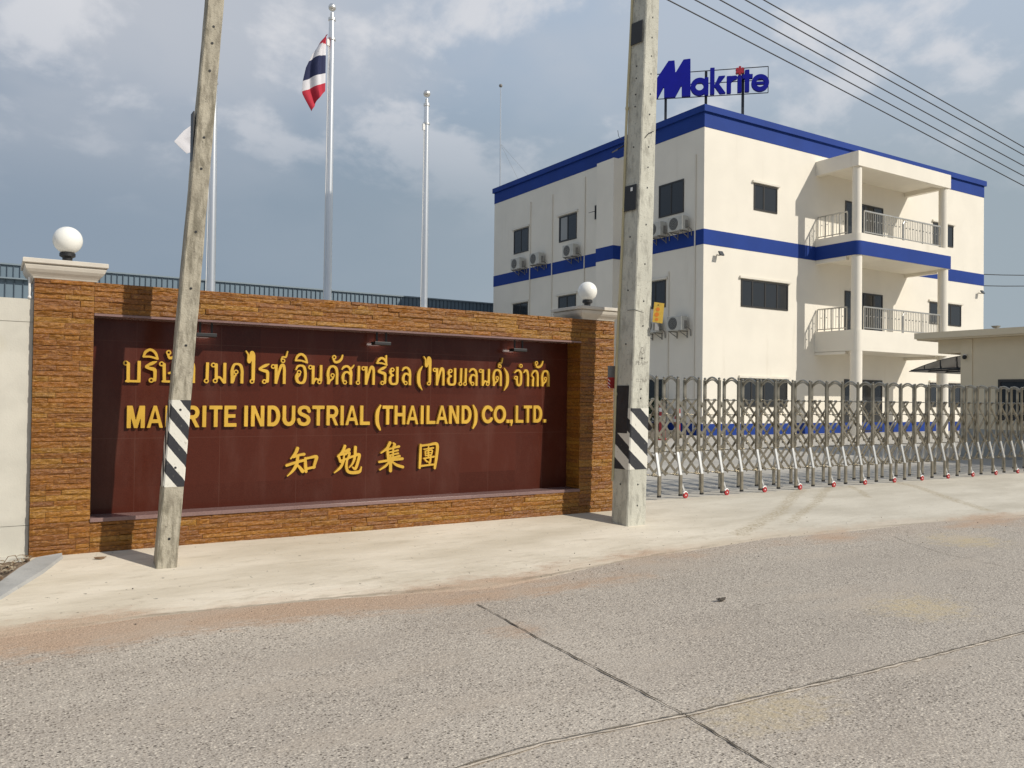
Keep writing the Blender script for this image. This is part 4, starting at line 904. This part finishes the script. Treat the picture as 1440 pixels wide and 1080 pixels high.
# ------------------------------------------------------------------ retractable steel gate
GX0, GW, GY = 8.47, .4215, 9.07
gate = thing('retractable_gate', 'long stainless steel retractable gate of arched frames and crossed bars across the entrance', 'gate', (GX0, GY, .006))
def gframe():
    mb = MB()
    for s in (-1, 1):
        mb.bar((0, s*.148, .655), (0, s*.148, 1.735), .050, .030)
        mb.sphere((0, s*.148, 1.755), .021, 10)
        mb.bar((0, s*.222, .06), (0, s*.222, .345), .048, .032)
        mb.bar((0, s*.148, .75), (0, s*.148, .70), .056, .036)
    for k_, rr in ((0, .017), (1, .012)):
        pts = [(0, -.134+.268*i/10, 1.70-.035*k_ + (.075)*math.sin(math.pi*i/10)) for i in range(11)]; mb.tube(pts, rr, 8)
    mb.bar((0, -.222, .335), (0, .222, .335), .016, .016, side=(0, 0, 1)); mb.bar((0, -.148, .66), (0, .148, .66), .016, .016, side=(0, 0, 1))
    mb.bar((0, -.148, 1.43), (0, .148, 1.43), .014, .014, side=(0, 0, 1)); mb.bar((0, -.148, 1.205), (0, .148, 1.205), .014, .014, side=(0, 0, 1))
    return mb
def gsplay(s):
    mb = MB(); mb.bar((0, s*.150, .672), (0, s*.226, .335), .046, .024); return mb
def gfoot(s):
    mb = MB(); mb.bar((0, s*.222, .035), (0, s*.222, .065), .046, .038); return mb
def gscissor(sd):
    mb = MB(); x1 = 2.5*GW; za, zb = 1.431, .335
    for s in (sd,):
        mb.bar((.03, s*.118, za), (x1+.03, s*.118, zb), .038, .008, side=(0, 1, 0)); mb.bar((x1-.03, s*.104, za), (-.03, s*.104, zb), .038, .008, side=(0, 1, 0))
        for (x, z) in ((.03, za), (x1-.03, za), (.03, zb), (x1/2+.0, (za+zb)/2), (GW*.5+.03, 1.207), (GW*1.5+.03, .768)):
            mb.tube([(x, s*.096, z), (x, s*.132, z)], .020, 10)
    return mb
def gcaster(s):
    mb = MB(); mb.bar((.030, s*.222, .20), (.058, s*.232, .110), .028, .018)
    return mb
def gwheel(s):
    mb = MB(); mb.tube([(.080, s*.240-.012, .044), (.080, s*.240+.012, .044)], .043, 18); return mb
def ghub(s):
    mb = MB(); mb.tube([(.080, s*.240-.0145, .044), (.080, s*.240+.0145, .044)], .010, 12); mb.tube([(.040, s*.240, .072), (.066, s*.240, .094), (.092, s*.240, .094), (.114, s*.240, .074)], .013, 8); return mb
f0 = part(gframe(), 'gate_frame', M['steel'], gate, local=True, bevel=.003)
legs0 = []; sc0 = []
for s in (-1, 1):
    legs0 += [part(gsplay(s), 'splayed_bar', M['bright'], gate, f0, local=True, bevel=.003), part(gfoot(s), 'foot', M['black'], gate, f0, local=True)]
    sc0.append(part(gscissor(s), 'scissor_bars', M['steel'], gate, local=True))
cst = []
for s in (-1,):
    cst.append((part(gcaster(s), 'caster_fork', M['bright'], gate, f0, local=True), part(gwheel(s), 'caster_wheel', M['red'], gate, f0, local=True, smooth=True), part(ghub(s), 'wheel_hub', M['whitep'], gate, f0, local=True)))
for n in range(-3, 30):
    if n == 0: continue
    x = n*GW + random.uniform(-.013, .013)
    f = f0.copy(); COL.objects.link(f); f.parent = gate; f.location = (x, 0, 0)
    for src in legs0:
        c = src.copy(); COL.objects.link(c); c.parent = f
    if n % 2 == 0:
        for trio in cst:
            for src in trio:
                c = src.copy(); COL.objects.link(c); c.parent = f
    for src in sc0: q = src.copy(); COL.objects.link(q); q.parent = gate; q.location = (x, 0, 0)

# ------------------------------------------------------------------ main building
XC, YC, XB, YB_, ZR = 23.608, 23.5, 43.93, 39.6, 13.06
bd = thing('office_building', 'three-storey cream building with blue bands and column-fronted balconies', 'building', (XC, YC, 0))
BLD = BASES[bd.name]
mb = MB()
def ringbox(mb, out, z0, z1, m=0, inner=.3):
    mb.box((XC-out, YC-out, z0), (XB+out, YB_+out, z1), m)
mb.box((XC, YC, .47), (XB, YB_, 7.56)); mb.box((XC, YC, 8.165), (XB, YB_, 12.2))
part(mb, 'wall', M['cream'], bd)
mb = MB(); mb.box((XC-.02, YC-.02, -.1), (XB+.02, YB_+.02, .469)); part(mb, 'plinth', M['blue'], bd)
mb = MB(); mb.box((XC-.012, YC-.012, 7.561), (XB+.012, YB_+.012, 8.164)); part(mb, 'floor_band', M['blue'], bd)
mb = MB()
for a, b_ in (((XC-.012, YC-.012), (XB+.012, YC+.15)), ((XC-.012, YB_-.15), (XB+.012, YB_+.012)), ((XC-.012, YC+.151), (XC+.15, YB_-.151)), ((XB-.15, YC+.151), (XB+.012, YB_-.151))):
    mb.box((*a, 12.201), (*b_, 12.80))
for a, b_ in (((XC-.10, YC-.10), (XB+.10, YC+.20)), ((XC-.10, YB_-.20), (XB+.10, YB_+.10)), ((XC-.10, YC+.201), (XC+.20, YB_-.201)), ((XB-.20, YC+.201), (XB+.10, YB_-.201))):
    mb.box((*a, 12.802), (*b_, ZR))
part(mb, 'parapet', M['blue'], bd)
mb = MB(); mb.box((XC+.16, YC+.16, 12.202), (XB-.16, YB_-.16, 12.26)); part(mb, 'roof_deck', M['yard'], bd)
# pier on the shaded side
mb = MB(); mb.box((22.98, 28.35, -.1), (XC-.0005, 29.55, 7.56)); mb.box((22.98, 28.35, 8.165), (XC-.0005, 29.55, 12.03)); part(mb, 'pier', M['cream'], bd)
mb = MB(); mb.box((22.968, 28.338, 7.561), (XC-.014, 29.562, 8.164)); part(mb, 'pier_band', M['blue'], bd)

def window(face, u0, u1, z0, z1, mull=(), hood=None, curtain=None, parent=None, wall=None, root=None, name='window'):
    """face 'R' looks toward the road, 'L' looks left; recessed look from a proud frame and set-back glass"""
    root = root or bd; w0 = wall
    def P(u, z, d):
        return (u, (YC if w0 is None else w0)-d, z) if face == 'R' else ((XC if w0 is None else w0)-d, u, z)
    def bx(mb, u_0, u_1, z_0, z_1, d0, d1, m=0): mb.box(P(u_0, z_0, d0), P(u_1, z_1, d1), m)
    mb = MB(); fwid = .06
    bx(mb, u0, u1, z0, z0+fwid, -.05, .030); bx(mb, u0, u1, z1-fwid, z1, -.05, .030)
    for a in [u0] + [u1-fwid]: bx(mb, a, a+fwid, z0+fwid+.001, z1-fwid-.001, -.05, .030)
    for mfrac in mull: a = u0+(u1-u0)*mfrac; bx(mb, a-.035, a+.035, z0+fwid+.001, z1-fwid-.001, -.04, .024)
    f = part(mb, name, M['frame'], root, parent)
    mb = MB(); bx(mb, u0+.02, u1-.02, z0+.02, z1-.02, -.03, .008); part(mb, 'pane', M['glass'], root, f)
    if hood:
        mb = MB(); bx(mb, u0-.11, u1+.13, z1+.03, z1+.10, 0, .09); bx(mb, u0-.09, u1+.11, z1+.101, z1+.13, 0, .06); part(mb, 'hood', M['trim'], root, f)
    if curtain:
        mb = MB(); a, b_ = curtain; bx(mb, u0+(u1-u0)*a, u0+(u1-u0)*b_, z0+.08, z1-.08, .0081, .012); part(mb, 'curtain', M['curtain'], root, f)
    return f
window('R', 26.44, 27.86, 9.28, 10.37, (.42,), True); window('R', 25.73, 28.58, 5.24, 6.36, (.23, .5, .76), True); window('R', 25.73, 28.58, 1.16, 2.30, (.23, .5, .76), True)
window('R', 39.3, 41.05, 9.27, 10.34, (.5,), True); window('R', 39.02, 41.79, 5.30, 6.37, (.33, .66), True); window('R', 39.1, 41.8, 1.2, 2.38, (.33, .66), True)
for zt, zb in ((10.48, 8.2), (6.41, 4.1), (2.42, .05)): window('R', 32.40, 35.20, zb, zt, (.25, .5, .75), name='balcony_door')
for zt, zb, w2 in ((10.34, 9.08, 10.36), (6.40, 5.2, 6.40)):
    window('L', 36.08, 37.50, zb, zt, (.5,), True); window('L', 31.87, 33.31, zb, zt, (.5,), True, curtain=(.5, .9) if zt > 8 else None)
window('L', 24.61, 26.09, 9.02, 10.38, (.5,)); window('L', 25.62, 26.90, 5.24, 6.38, (.5,), True); window('L', 25.58, 26.9, 1.2, 2.25, (.5,))
window('L', 30.05, 30.46, 9.74, 10.39)
mb = MB(); mb.add([(XC-.02, 30.08, 10.10), (XC-.02, 30.44, 10.10), (XC-.40, 30.44, 9.98), (XC-.40, 30.08, 9.98), (XC-.02, 30.08, 10.12), (XC-.02, 30.44, 10.12), (XC-.40, 30.44, 10.0), (XC-.40, 30.08, 10.0)], [(3, 2, 1, 0), (4, 5, 6, 7), (0, 1, 5, 4), (1, 2, 6, 5), (2, 3, 7, 6), (3, 0, 4, 7)])
part(mb, 'open_vent_pane', M['frame'], bd)
for y in (35.9, 33.9, 31.22, 25.45, 23.95):
    mb = MB(); top = {35.9: 11.6, 33.9: 11.6, 31.22: 11.9, 25.45: 6.7, 23.95: 11.2}[y]
    mb.tube([(XC-.03, y, .1), (XC-.03, y, top)], .03, 8); part(mb, 'downpipe', M['pipe'], bd, smooth=True)
# balconies
BX0, BX1, BY = 30.345, 37.165, 21.378
mb = MB()
mb.box((BX0, BY, 11.27), (BX1, BY+.28, 11.885)); mb.box((BX0, BY+.281, 11.27), (BX0+.28, YC-.001, 11.885)); mb.box((BX1-.28, BY+.281, 11.27), (BX1, YC-.001, 11.885)); mb.box((BX0+.281, BY+.281, 11.45), (BX1-.281, YC-.001, 11.86))
part(mb, 'balcony_roof', M['cream'], bd)
def roundslab(mb, z0, z1, off=0., m=0):
    pts = [(BX1+off, YC-.0015), (BX0-off, YC-.0015)]
    for i in range(7):
        a = R(180+90*i/6); pts.append((BX0+.25+(.25+off)*math.cos(a), BY+.25+(.25+off)*math.sin(a)))
    pts.append((BX1+off, BY-off)); mb.extrude(pts, 'z', z0, z1, m)
mb = MB(); roundslab(mb, 8.146, 8.47); roundslab(mb, 7.543, 7.5545, -.006); part(mb, 'balcony_slab', M['cream'], bd)
mb = MB(); roundslab(mb, 7.555, 8.145, .008)
o = part(mb, 'balcony_band', M['blue'], bd)
mb = MB(); roundslab(mb, 3.55, 4.43); part(mb, 'balcony_slab', M['cream'], bd)
# edge beams under the blue band and lower slab
for zc, zt in ((7.30, 7.554), (3.32, 3.549)):
    for xa in (BX0+.02, BX1-.26): mb = MB(); mb.box((xa, BY+.6, zc+.1), (xa+.24, YC-.002, zt-.013)); part(mb, 'edge_beam', M['cream'], bd)
for cx in (30.60, 36.96):
    for z0, z1, r_ in ((0, 3.549, .245), (4.431, 7.541, .215), (8.471, 11.269, .19)):
        mb = MB(); mb.lathe((cx, BY+.245, z0), [(r_, 0), (r_, z1-z0)], 36); part(mb, 'column', M['cream'], bd, smooth=True)
def railing(z0):
    mb = MB(); zt = z0+.98; zb = z0+.10; yf = BY+.12; xl = BX0+.12; xr = BX1-.12
    for a, b_ in (((xl, YC-.05), (xl, BY+.60)), ((xl+.46, yf), (xr-.52, yf))):
        for z, w in ((zt, .055), (zb, .04)): mb.bar((*a, z), (*b_, z), w, w, side=(0, 0, 1))
        L_ = math.dist(a, b_); n = int(L_/.125)
        for i in range(n+1):
            x = a[0]+(b_[0]-a[0])*i/n; y = a[1]+(b_[1]-a[1])*i/n
            mb.bar((x, y, zb+.02), (x, y, zt-.03), .017, .017)
        for i in range(5):
            x = a[0]+(b_[0]-a[0])*i/4; y = a[1]+(b_[1]-a[1])*i/4; mb.bar((x, y, z0), (x, y, zt-.03), .038, .038)
        for i in range(n):
            x = a[0]+(b_[0]-a[0])*(i+.5)/n; y = a[1]+(b_[1]-a[1])*(i+.5)/n
            if i % 2: mb.sphere((x, y, (zt+zb)/2+.06), .028, 6)
    xm = (xl+xr)/2-.1
    mb.tube([(xm, yf, z0), (xm, yf, zt-.22), (xm+.08, yf, zt-.11), (xm+.3, yf, zt-.09)], .03, 8)
    return part(mb, 'railing', M['rail'], bd)
railing(8.47); railing(4.43)
def floodlight(p, face, lab):
    o = thing('floodlight', lab, 'floodlight', p, 'floodlights on the white building')
    x, y, z = p; mb = MB(); mb.bar((x, y, z), (x, y-.16, z-.04), .04, .04); part(mb, 'arm', M['bracket'], o)
    q = .68; mb = MB(); mb.add([(x+a*q, y-.02+b_*q, z+c_*q) for a, b_, c_ in ((-.16, -.20, .14), (.16, -.20, .14), (.16, -.34, -.10), (-.16, -.34, -.10), (-.16, -.26, .18), (.16, -.26, .18), (.16, -.42, -.06), (-.16, -.42, -.06))], [(0, 1, 2, 3), (4, 7, 6, 5), (0, 4, 5, 1), (1, 5, 6, 2), (2, 6, 7, 3), (3, 7, 4, 0)]); part(mb, 'lamp_head', M['darkmetal'], o)
    return o
floodlight((24.35, YC, 7.20), 'R', 'small black floodlight on the cream wall just under the blue band'); floodlight((43.4, YC, 7.15), 'R', 'small floodlight at the far right corner of the cream building')
# air conditioners
def ac(y0, z0, lab, first=[None]):
    if first[0] is None:
        o = thing('air_conditioner', lab, 'air conditioner', (XC, y0, z0), 'air conditioners on the shaded wall')
        mb = MB(); mb.box((-.46, 0, .02), (-.12, .85, .60)); part(mb, 'casing', M['ac'], o, local=True, bevel=.015)
        mb = MB(); mb.tube([(-.455, .50, .31), (-.475, .50, .31)], .245, 24); part(mb, 'fan_grille', M['fan'], o, local=True)
        mb = MB()
        for i in (): a = 0; mb.bar((-.478, .5-.23*math.cos(a), .31-.23*math.sin(a)), (-.478, .5+.23*math.cos(a), .31+.23*math.sin(a)), .01, .006, side=(1, 0, 0))
        for rr in (.07, .14, .21):
            mb.tube([(-.478, .5+rr*math.cos(R(20*i)), .31+rr*math.sin(R(20*i))) for i in range(19)], .0025, 5)
        part(mb, 'grille_wires', M['ac'], o, local=True)
        for y in (.12, .70):
            mb = MB(); mb.bar((-.5, y, 0), (0, y, 0), .035, .035, side=(0, 0, 1)); mb.bar((-.44, y, -.01), (-.02, y, -.22), .025, .025, side=(0, 1, 0)); mb.bar((-.02, y, .02), (-.02, y, -.26), .03, .03)
            part(mb, 'bracket', M['bracket'], o, local=True)
        mb = MB(); mb.tube([(-.25, -.02, .2), (-.2, -.08, .15), (-.06, -.1, .05), (-.04, -.1, -.2)], .022, 8); mb.box((-.30, -.03, .1), (-.18, -.0005, .42)); part(mb, 'pipe_cover', M['bracket'], o, local=True)
        first[0] = o; return o
    o = clone(first[0]); o.location = (XC, y0, z0); o['label'] = lab; return o
ac(36.25, 8.13, 'air conditioner below the end window, farthest from the building corner'); ac(34.45, 8.15, 'air conditioner between two downpipes, below and between the upper windows'); ac(31.55, 8.15, 'air conditioner under the upper window that shows a pale curtain')
ac(25.50, 8.16, 'air conditioner half hidden beside the pale pole, on the upper row'); ac(24.22, 8.18, 'air conditioner next to the building corner, on the upper row')
ac(25.70, 4.16, 'air conditioner half hidden behind the yellow card, on the lower row'); ac(24.22, 4.16, 'air conditioner next to the building corner, on the lower row')
# lightning rod on the roof
lr = thing('lightning_rod', 'thin tall metal rod with a ball tip on the building roof end', 'rod', (XC+.5, 39.2, 12.26))
mb = MB(); mb.tube([(XC+.3, 39.5, 12.26), (XC+.12, 39.3, 18.75)], [.05, .03], 8); part(mb, 'rod', M['flagpole'], lr, smooth=True)
mb = MB(); mb.sphere((XC+.12, 39.3, 18.80), .10, 12); part(mb, 'ball_tip', M['bracket'], lr, smooth=True)
for k_ in (1, 2): mb = MB(); mb.tube([(XC+.2, 39.4, 15.6), (XC+.5+1.2*k_, 39.2-.6*k_, 12.3)], .005, 5); part(mb, 'guy_wire', M['bracket'], lr)

# ------------------------------------------------------------------ roof sign
KS = 1.03
P0 = Vector(((XC+1.3)*KS, (YC+1.3)*KS, 0)); ANG = math.atan2(-.678, .735)
rsn = thing('roof_sign', 'large blue company name sign with red flower dot on dark posts above the roof corner', 'sign', (P0.x, P0.y, 12.26), None, ANG)
def zr_(z): return 1.45+(z-1.45)*KS - 12.26
def pl_sign(u, v, d): return (u*KS, -d, zr_(v))
def sign_letter(prims, name='letter', m='navy', cell=.022, depth=.16):
    mb = MB(); glyph_mesh(mb, prims, cell, pl_sign, depth, back=True); part(mb, name, M[m], rsn, local=True)
sign_letter([('poly', [(-1.5, 15.58), (-2.52, 14.05), (-1.927, 14.05), (-1.674, 14.54), (-1.669, 14.05), (-1.211, 14.06), (-.949, 14.554), (-.945, 14.07), (-.584, 14.067), (-.598, 15.62), (-.885, 15.6), (-1.209, 15.057), (-1.251, 15.585)])])
sign_letter([('disc', -.22, 14.435, .365), ('poly', [(-.02, 14.07), (.14, 14.07), (.14, 14.80), (-.02, 14.80)]), ('hdisc', -.22, 14.435, .165)])
sign_letter([('poly', [(.206, 14.08), (.384, 14.08), (.384, 15.185), (.206, 15.185)]), ('poly', [(.34, 14.36), (.55, 14.82), (.82, 14.83), (.56, 14.50), (.84, 14.10), (.60, 14.09), (.36, 14.44)])])
sign_letter([('poly', [(.875, 14.09), (1.05, 14.09), (1.05, 14.80), (.875, 14.80)]), ('cap', 1.0, 14.60, .085, 1.10, 14.71, .09), ('cap', 1.10, 14.71, .09, 1.22, 14.725, .08)])
sign_letter([('poly', [(1.305, 14.10), (1.467, 14.10), (1.467, 14.796), (1.305, 14.796)])])
sign_letter([('poly', [(1.60, 14.11), (1.776, 14.11), (1.776, 15.02), (1.60, 15.02)]), ('poly', [(1.50, 14.66), (1.91, 14.66), (1.91, 14.83), (1.50, 14.83)])])
sign_letter([('disc', 2.21, 14.455, .35), ('hdisc', 2.21, 14.455, .17)]); sign_letter([('poly', [(2.02, 14.40), (2.40, 14.40), (2.40, 14.50), (2.02, 14.50)])], 'letter_bar')
fl = [('disc', 1.396, 15.0, .07)] + [('cap', 1.396, 15.0, .035, 1.396+.125*math.cos(R(90+60*i)), 15.0+.125*math.sin(R(90+60*i)), .055) for i in range(6)]
sign_letter(fl, 'flower_dot', 'signred', .014, .18)
mb = MB()
def sb(u0, z0, u1, z1, w=.03): mb.bar((u0*KS, .03, zr_(z0)), (u1*KS, .03, zr_(z1)), w, w, side=(0, 1, 0))
sb(-2.6, 14.05, 2.54, 14.08); sb(-2.6, 15.10, 2.54, 15.17); sb(-2.6, 14.05, -2.6, 15.10); sb(2.54, 14.08, 2.54, 15.17); sb(-2.6, 14.60, 2.54, 14.62)
part(mb, 'sign_frame', M['darkmetal'], rsn, local=True)
for u, zt in ((-1.6, 15.1), (.05, 15.12), (1.54, 15.15)):
    mb = MB(); mb.box((u*KS-.055, .046, -.0), (u*KS+.055, .15, zr_(zt))); part(mb, 'post', M['darkmetal'], rsn, local=True)
# ------------------------------------------------------------------ warehouse behind
wh = thing('warehouse', 'long blue-grey ribbed metal warehouse rising behind the sign wall', 'building', (0, 42, 0))
mb = MB(); mb.box((-45, 42.0, 0), (36, 70, 6.28)); mb.box((-45, 42.25, 6.34), (36, 70, 6.93)); part(mb, 'sheet_wall', M['sheet'], wh)
mb = MB(); mb.box((-45, 41.75, 6.281), (36, 42.3, 6.339)); mb.box((-45, 42.15, 6.931), (36, 42.6, 7.0)); part(mb, 'flashing', M['sheetl'], wh)
mb = MB()
for i in range(240):
    x = -44.5+i*.335; mb.box((x, 41.94, .2), (x+.03, 41.999, 6.28))
for i in range(330):
    x = -44.5+i*.243; mb.box((x, 42.19, 6.345), (x+.022, 42.249, 6.925))
part(mb, 'wall_ribs', M['sheetd'], wh)
# ------------------------------------------------------------------ guard house
gh = thing('guard_house', 'low beige flat-roofed guard house at the right end of the steel gate', 'building', (24, 10, 0))
GX = 22.0
mb = MB(); mb.box((GX, 5.2, .0), (27, 12.37, 3.14)); part(mb, 'wall', M['guardplast'], gh)
mb = MB(); mb.box((GX-.02, 5.18, -.1), (27.02, 12.39, .75)); part(mb, 'plinth', mat('grey_plinth', (.33, .335, .315), .8, var=.1), gh)
mb = MB(); mb.box((GX-.32, 4.6, 3.141), (27.4, 13.42, 3.18)); mb.box((GX-.36, 4.56, 3.181), (27.45, 13.47, 3.345)); part(mb, 'roof', M['guardplast'], gh)
mb = MB(); mb.box((GX+.01, 12.375, 2.78), (GX+.30, 13.0, 3.14)); mb.box((GX+.301, 12.72, 2.78), (26.6, 13.0, 3.14)); part(mb, 'roof_beam', M['guardplast'], gh)
mb = MB(); mb.box((GX-.025, 12.05, .755), (GX-.0005, 12.35, 3.135)); part(mb, 'corner_pilaster', M['guardplast'], gh)
window('L', 8.6, 11.38, 1.0, 2.05, (.33, .66), None, root=gh, wall=GX)
mb = MB(); n = 14; vs = []
for i in range(n+1):
    f = i/n; y = 12.42+1.9*f; z = 2.78-.10*f-.34*f*f
    for x in (22.75, 25.5): vs += [(x, y, z), (x, y, z-.02)]
mb.add(vs, [(4*i, 4*i+2, 4*i+6, 4*i+4) for i in range(n)]+[(4*i+1, 4*i+5, 4*i+7, 4*i+3) for i in range(n)]+[(4*i, 4*i+4, 4*i+5, 4*i+1) for i in range(n)]+[(4*i+2, 4*i+3, 4*i+7, 4*i+6) for i in range(n)]); aw = part(mb, 'awning', M['smoke'], gh, smooth=True)
mb = MB()
for x in (22.75, 23.6, 24.5, 25.45):
    mb.tube([(x, 12.42, 2.40), (x, 13.2, 2.40), (x, 14.25, 2.36)], .02, 6)
    for f in (.25, .5, .75): mb.tube([(x, 12.42+1.9*f, 2.40), (x, 12.42+1.9*f, 2.76-.10*f-.34*f*f)], .014, 6)
part(mb, 'awning_frame', M['darkmetal'], gh, aw)
cc_ = thing('security_camera', 'small black security camera under the guard house roof beam', 'camera', (GX-.03, 12.2, 2.68))
mb = MB(); mb.tube([(GX-.02, 12.2, 2.72), (GX-.12, 12.2, 2.70)], .02, 8); mb.box((GX-.13, 12.17, 2.66), (GX-.12, 12.23, 2.72)); part(mb, 'bracket', M['whitep'], cc_)
mb = MB(); mb.sphere((GX-.12, 12.2, 2.65), .06, 14); part(mb, 'camera_dome', M['black'], cc_, smooth=True)
rl = thing('roof_floodlight', 'small grey floodlight lying on the guard house roof edge', 'floodlight', (22.0, 11.45, 3.345))
mb = MB(); mb.bar((22.0, 11.45, 3.345), (22.0, 11.45, 3.39), .03, .03); part(mb, 'stand', M['bracket'], rl)
mb = MB(); a, b_ = .05, .085; mb.add([(22+u*w, 11.45+v*w, z) for w, z in ((a, 3.385), (b_, 3.44)) for u, v in ((-1, -1), (1, -1), (1, 1), (-1, 1))], [(3, 2, 1, 0), (4, 5, 6, 7), (0, 1, 5, 4), (1, 2, 6, 5), (2, 3, 7, 6), (3, 0, 4, 7)]); part(mb, 'lamp_head', M['bracket'], rl)

# ------------------------------------------------------------------ small things in the yard and on the road
def post(x, y, hgt, lab, caps):
    o = thing('warning_post', lab, 'post', (x, y, 0), 'red and white warning posts behind the gate')
    mb = MB(); mb.lathe((x, y, 0), [(.20, 0), (.20, .05), (.115, .07), (.11, hgt*.55)], 16); part(mb, 'red_base', M['red'], o, smooth=True)
    z = hgt*.55; n = 4
    for i in range(n):
        mb = MB(); z1 = z+hgt*.45/n; mb.lathe((x, y, z+.0005), [(.11, 0), (.11, z1-z-.001)], 16); part(mb, 'red_stripe' if i % 2 else 'white_stripe', M['red'] if i % 2 else M['whitep'], o, smooth=True); z = z1
    mb = MB(); mb.sphere((x, y, z), .11, 14); part(mb, 'cap', M['red'], o, smooth=True)
post(19.75, 21.56, 1.28, 'taller red and white warning post with several white bands, seen through the gate', 4); post(22.4, 23.6, 1.0, 'shorter red and white warning post nearer the building corner, seen through the gate', 2)
def shrub(x, y, s, lab):
    o = thing('potted_shrub', lab, 'plant', (x, y, 0), 'potted shrubs behind the gate')
    mb = MB(); mb.lathe((x, y, 0), [(.26, 0), (.34, .42), (.36, .45), (.30, .45)], 18); part(mb, 'pot', mat('dark_clay', (.07, .05, .04), .8), o, smooth=True)
    mb = MB()
    for i in range(420):
        a = random.random()*6.283; rr = .55*s*math.sqrt(random.random()); z = .5+1.15*s*random.random(); c = Vector((x+rr*math.cos(a)*(1.1-abs(z-1.0)*.4), y+rr*math.sin(a), z))
        d = Vector((random.uniform(-1, 1), random.uniform(-1, 1), random.uniform(-.2, 1))).normalized(); e = d.cross(Vector((random.random(), random.random(), random.random()))).normalized()
        L_ = .11*s; mb.add([c-d*L_, c+e*L_*.4, c+d*L_, c-e*L_*.4], [(0, 1, 2, 3)])
    part(mb, 'foliage', M['leaf'], o, fixn=False)
    mb = MB(); mb.tube([(x, y, .4), (x+.04, y, 1.1*s)], [.03, .012], 6); part(mb, 'trunk', M['dry'], o)
shrub(23.0, 25.6, .85, 'dark potted shrub by the shaded wall, seen through the gate next to a red post'); 
mb = MB(); mb.box((18.6, 22.4, .0), (21.4, 22.8, .28)); tag(mb.build('low_planter', mat('dark_kerbstone', (.13, .115, .095), .9, var=.2), bevel=.02), 'low dark concrete planter edge at the foot of the red posts', 'planter')
def crumple(name, x, y, s, m, lab):
    mb = MB(); n = 9; vs = []
    for i in range(n):
        for j in range(5):
            u, v = i/(n-1)-.5, j/4-.5; w = math.cos(u*math.pi)*.9+.1
            vs.append((x+u*s+random.uniform(-1, 1)*s*.03, y+v*s*.45*w, gz(y)+.008+s*(.10*math.cos(v*5)*w+.10*abs(u)*2+random.uniform(0, .05))))
    vs2 = vs+[(a, b_, c+.004) for a, b_, c in vs]; q = len(vs)
    fs = [(i*5+j, i*5+j+1, (i+1)*5+j+1, (i+1)*5+j) for i in range(n-1) for j in range(4)]; mb.add(vs2, fs+[tuple(q+k_ for k_ in reversed(f)) for f in fs])
    tag(mb.build(name, m, fixn=False), lab, 'leaf')
crumple('dead_leaf', 5.2, 4.94, .11, mat('dark_dead_leaf', (.05, .04, .03), .85, var=.4, vs=30), 'dark curled dead leaf lying on the open road')
crumple('dead_leaf', .83, 8.06, .10, M['dry'], 'brown curled dead leaf on the apron beside the leaning pole shadow')
# litter of dry leaves and twigs on the soil pocket: uncountable bits
mb = MB()
for i in range(260):
    x = -1.2+1.5*random.random(); ya = inner_y(x)+.02; y = ya+(8.2-ya)*random.random(); a = random.random()*3.14; s = random.uniform(.01, .05); z = gz(y)+.035+random.random()*.02
    dx, dy = math.cos(a)*s, math.sin(a)*s
    mb.add([(x-dx, y-dy, z), (x+dy*.3, y-dx*.3, z+.008), (x+dx, y+dy, z+random.uniform(0, .02)), (x-dy*.3, y+dx*.3, z+.004)], [(0, 1, 2, 3)], i % 2)
mb.tube([(.10, 8.06, -.0), (.14, 8.05, .07), (.19, 8.06, .075), (.21, 8.07, .03)], .003, 5)
tag(mb.build('leaf_litter', [M['dry'], mat('pale_twig', (.36, .30, .21), .9)], fixn=False), kind='stuff')
# grit and pebbles scattered over the apron edge
mb = MB()
for i in range(260):
    x = random.uniform(.1, 16); y = edge(x)+random.gauss(-.1, .35); 
    if y > 8.1: continue
    r_ = random.choice((.002, .003, .003, .004, .005, .007)); z = (gz(min(y, YE)) + max(0, y-YE)*SLOPE)+.006
    mb.lathe((x, y, z), [(r_*.6, -r_*.3), (r_, r_*.2), (r_*.5, r_*.8)], 5, i % 2)
tag(mb.build('grit', [mat('dark_grit', (.10, .085, .07), .9), mat('pale_grit', (.34, .27, .20), .9)]), kind='stuff')
for m_ in bpy.data.meshes:
    m_.validate()
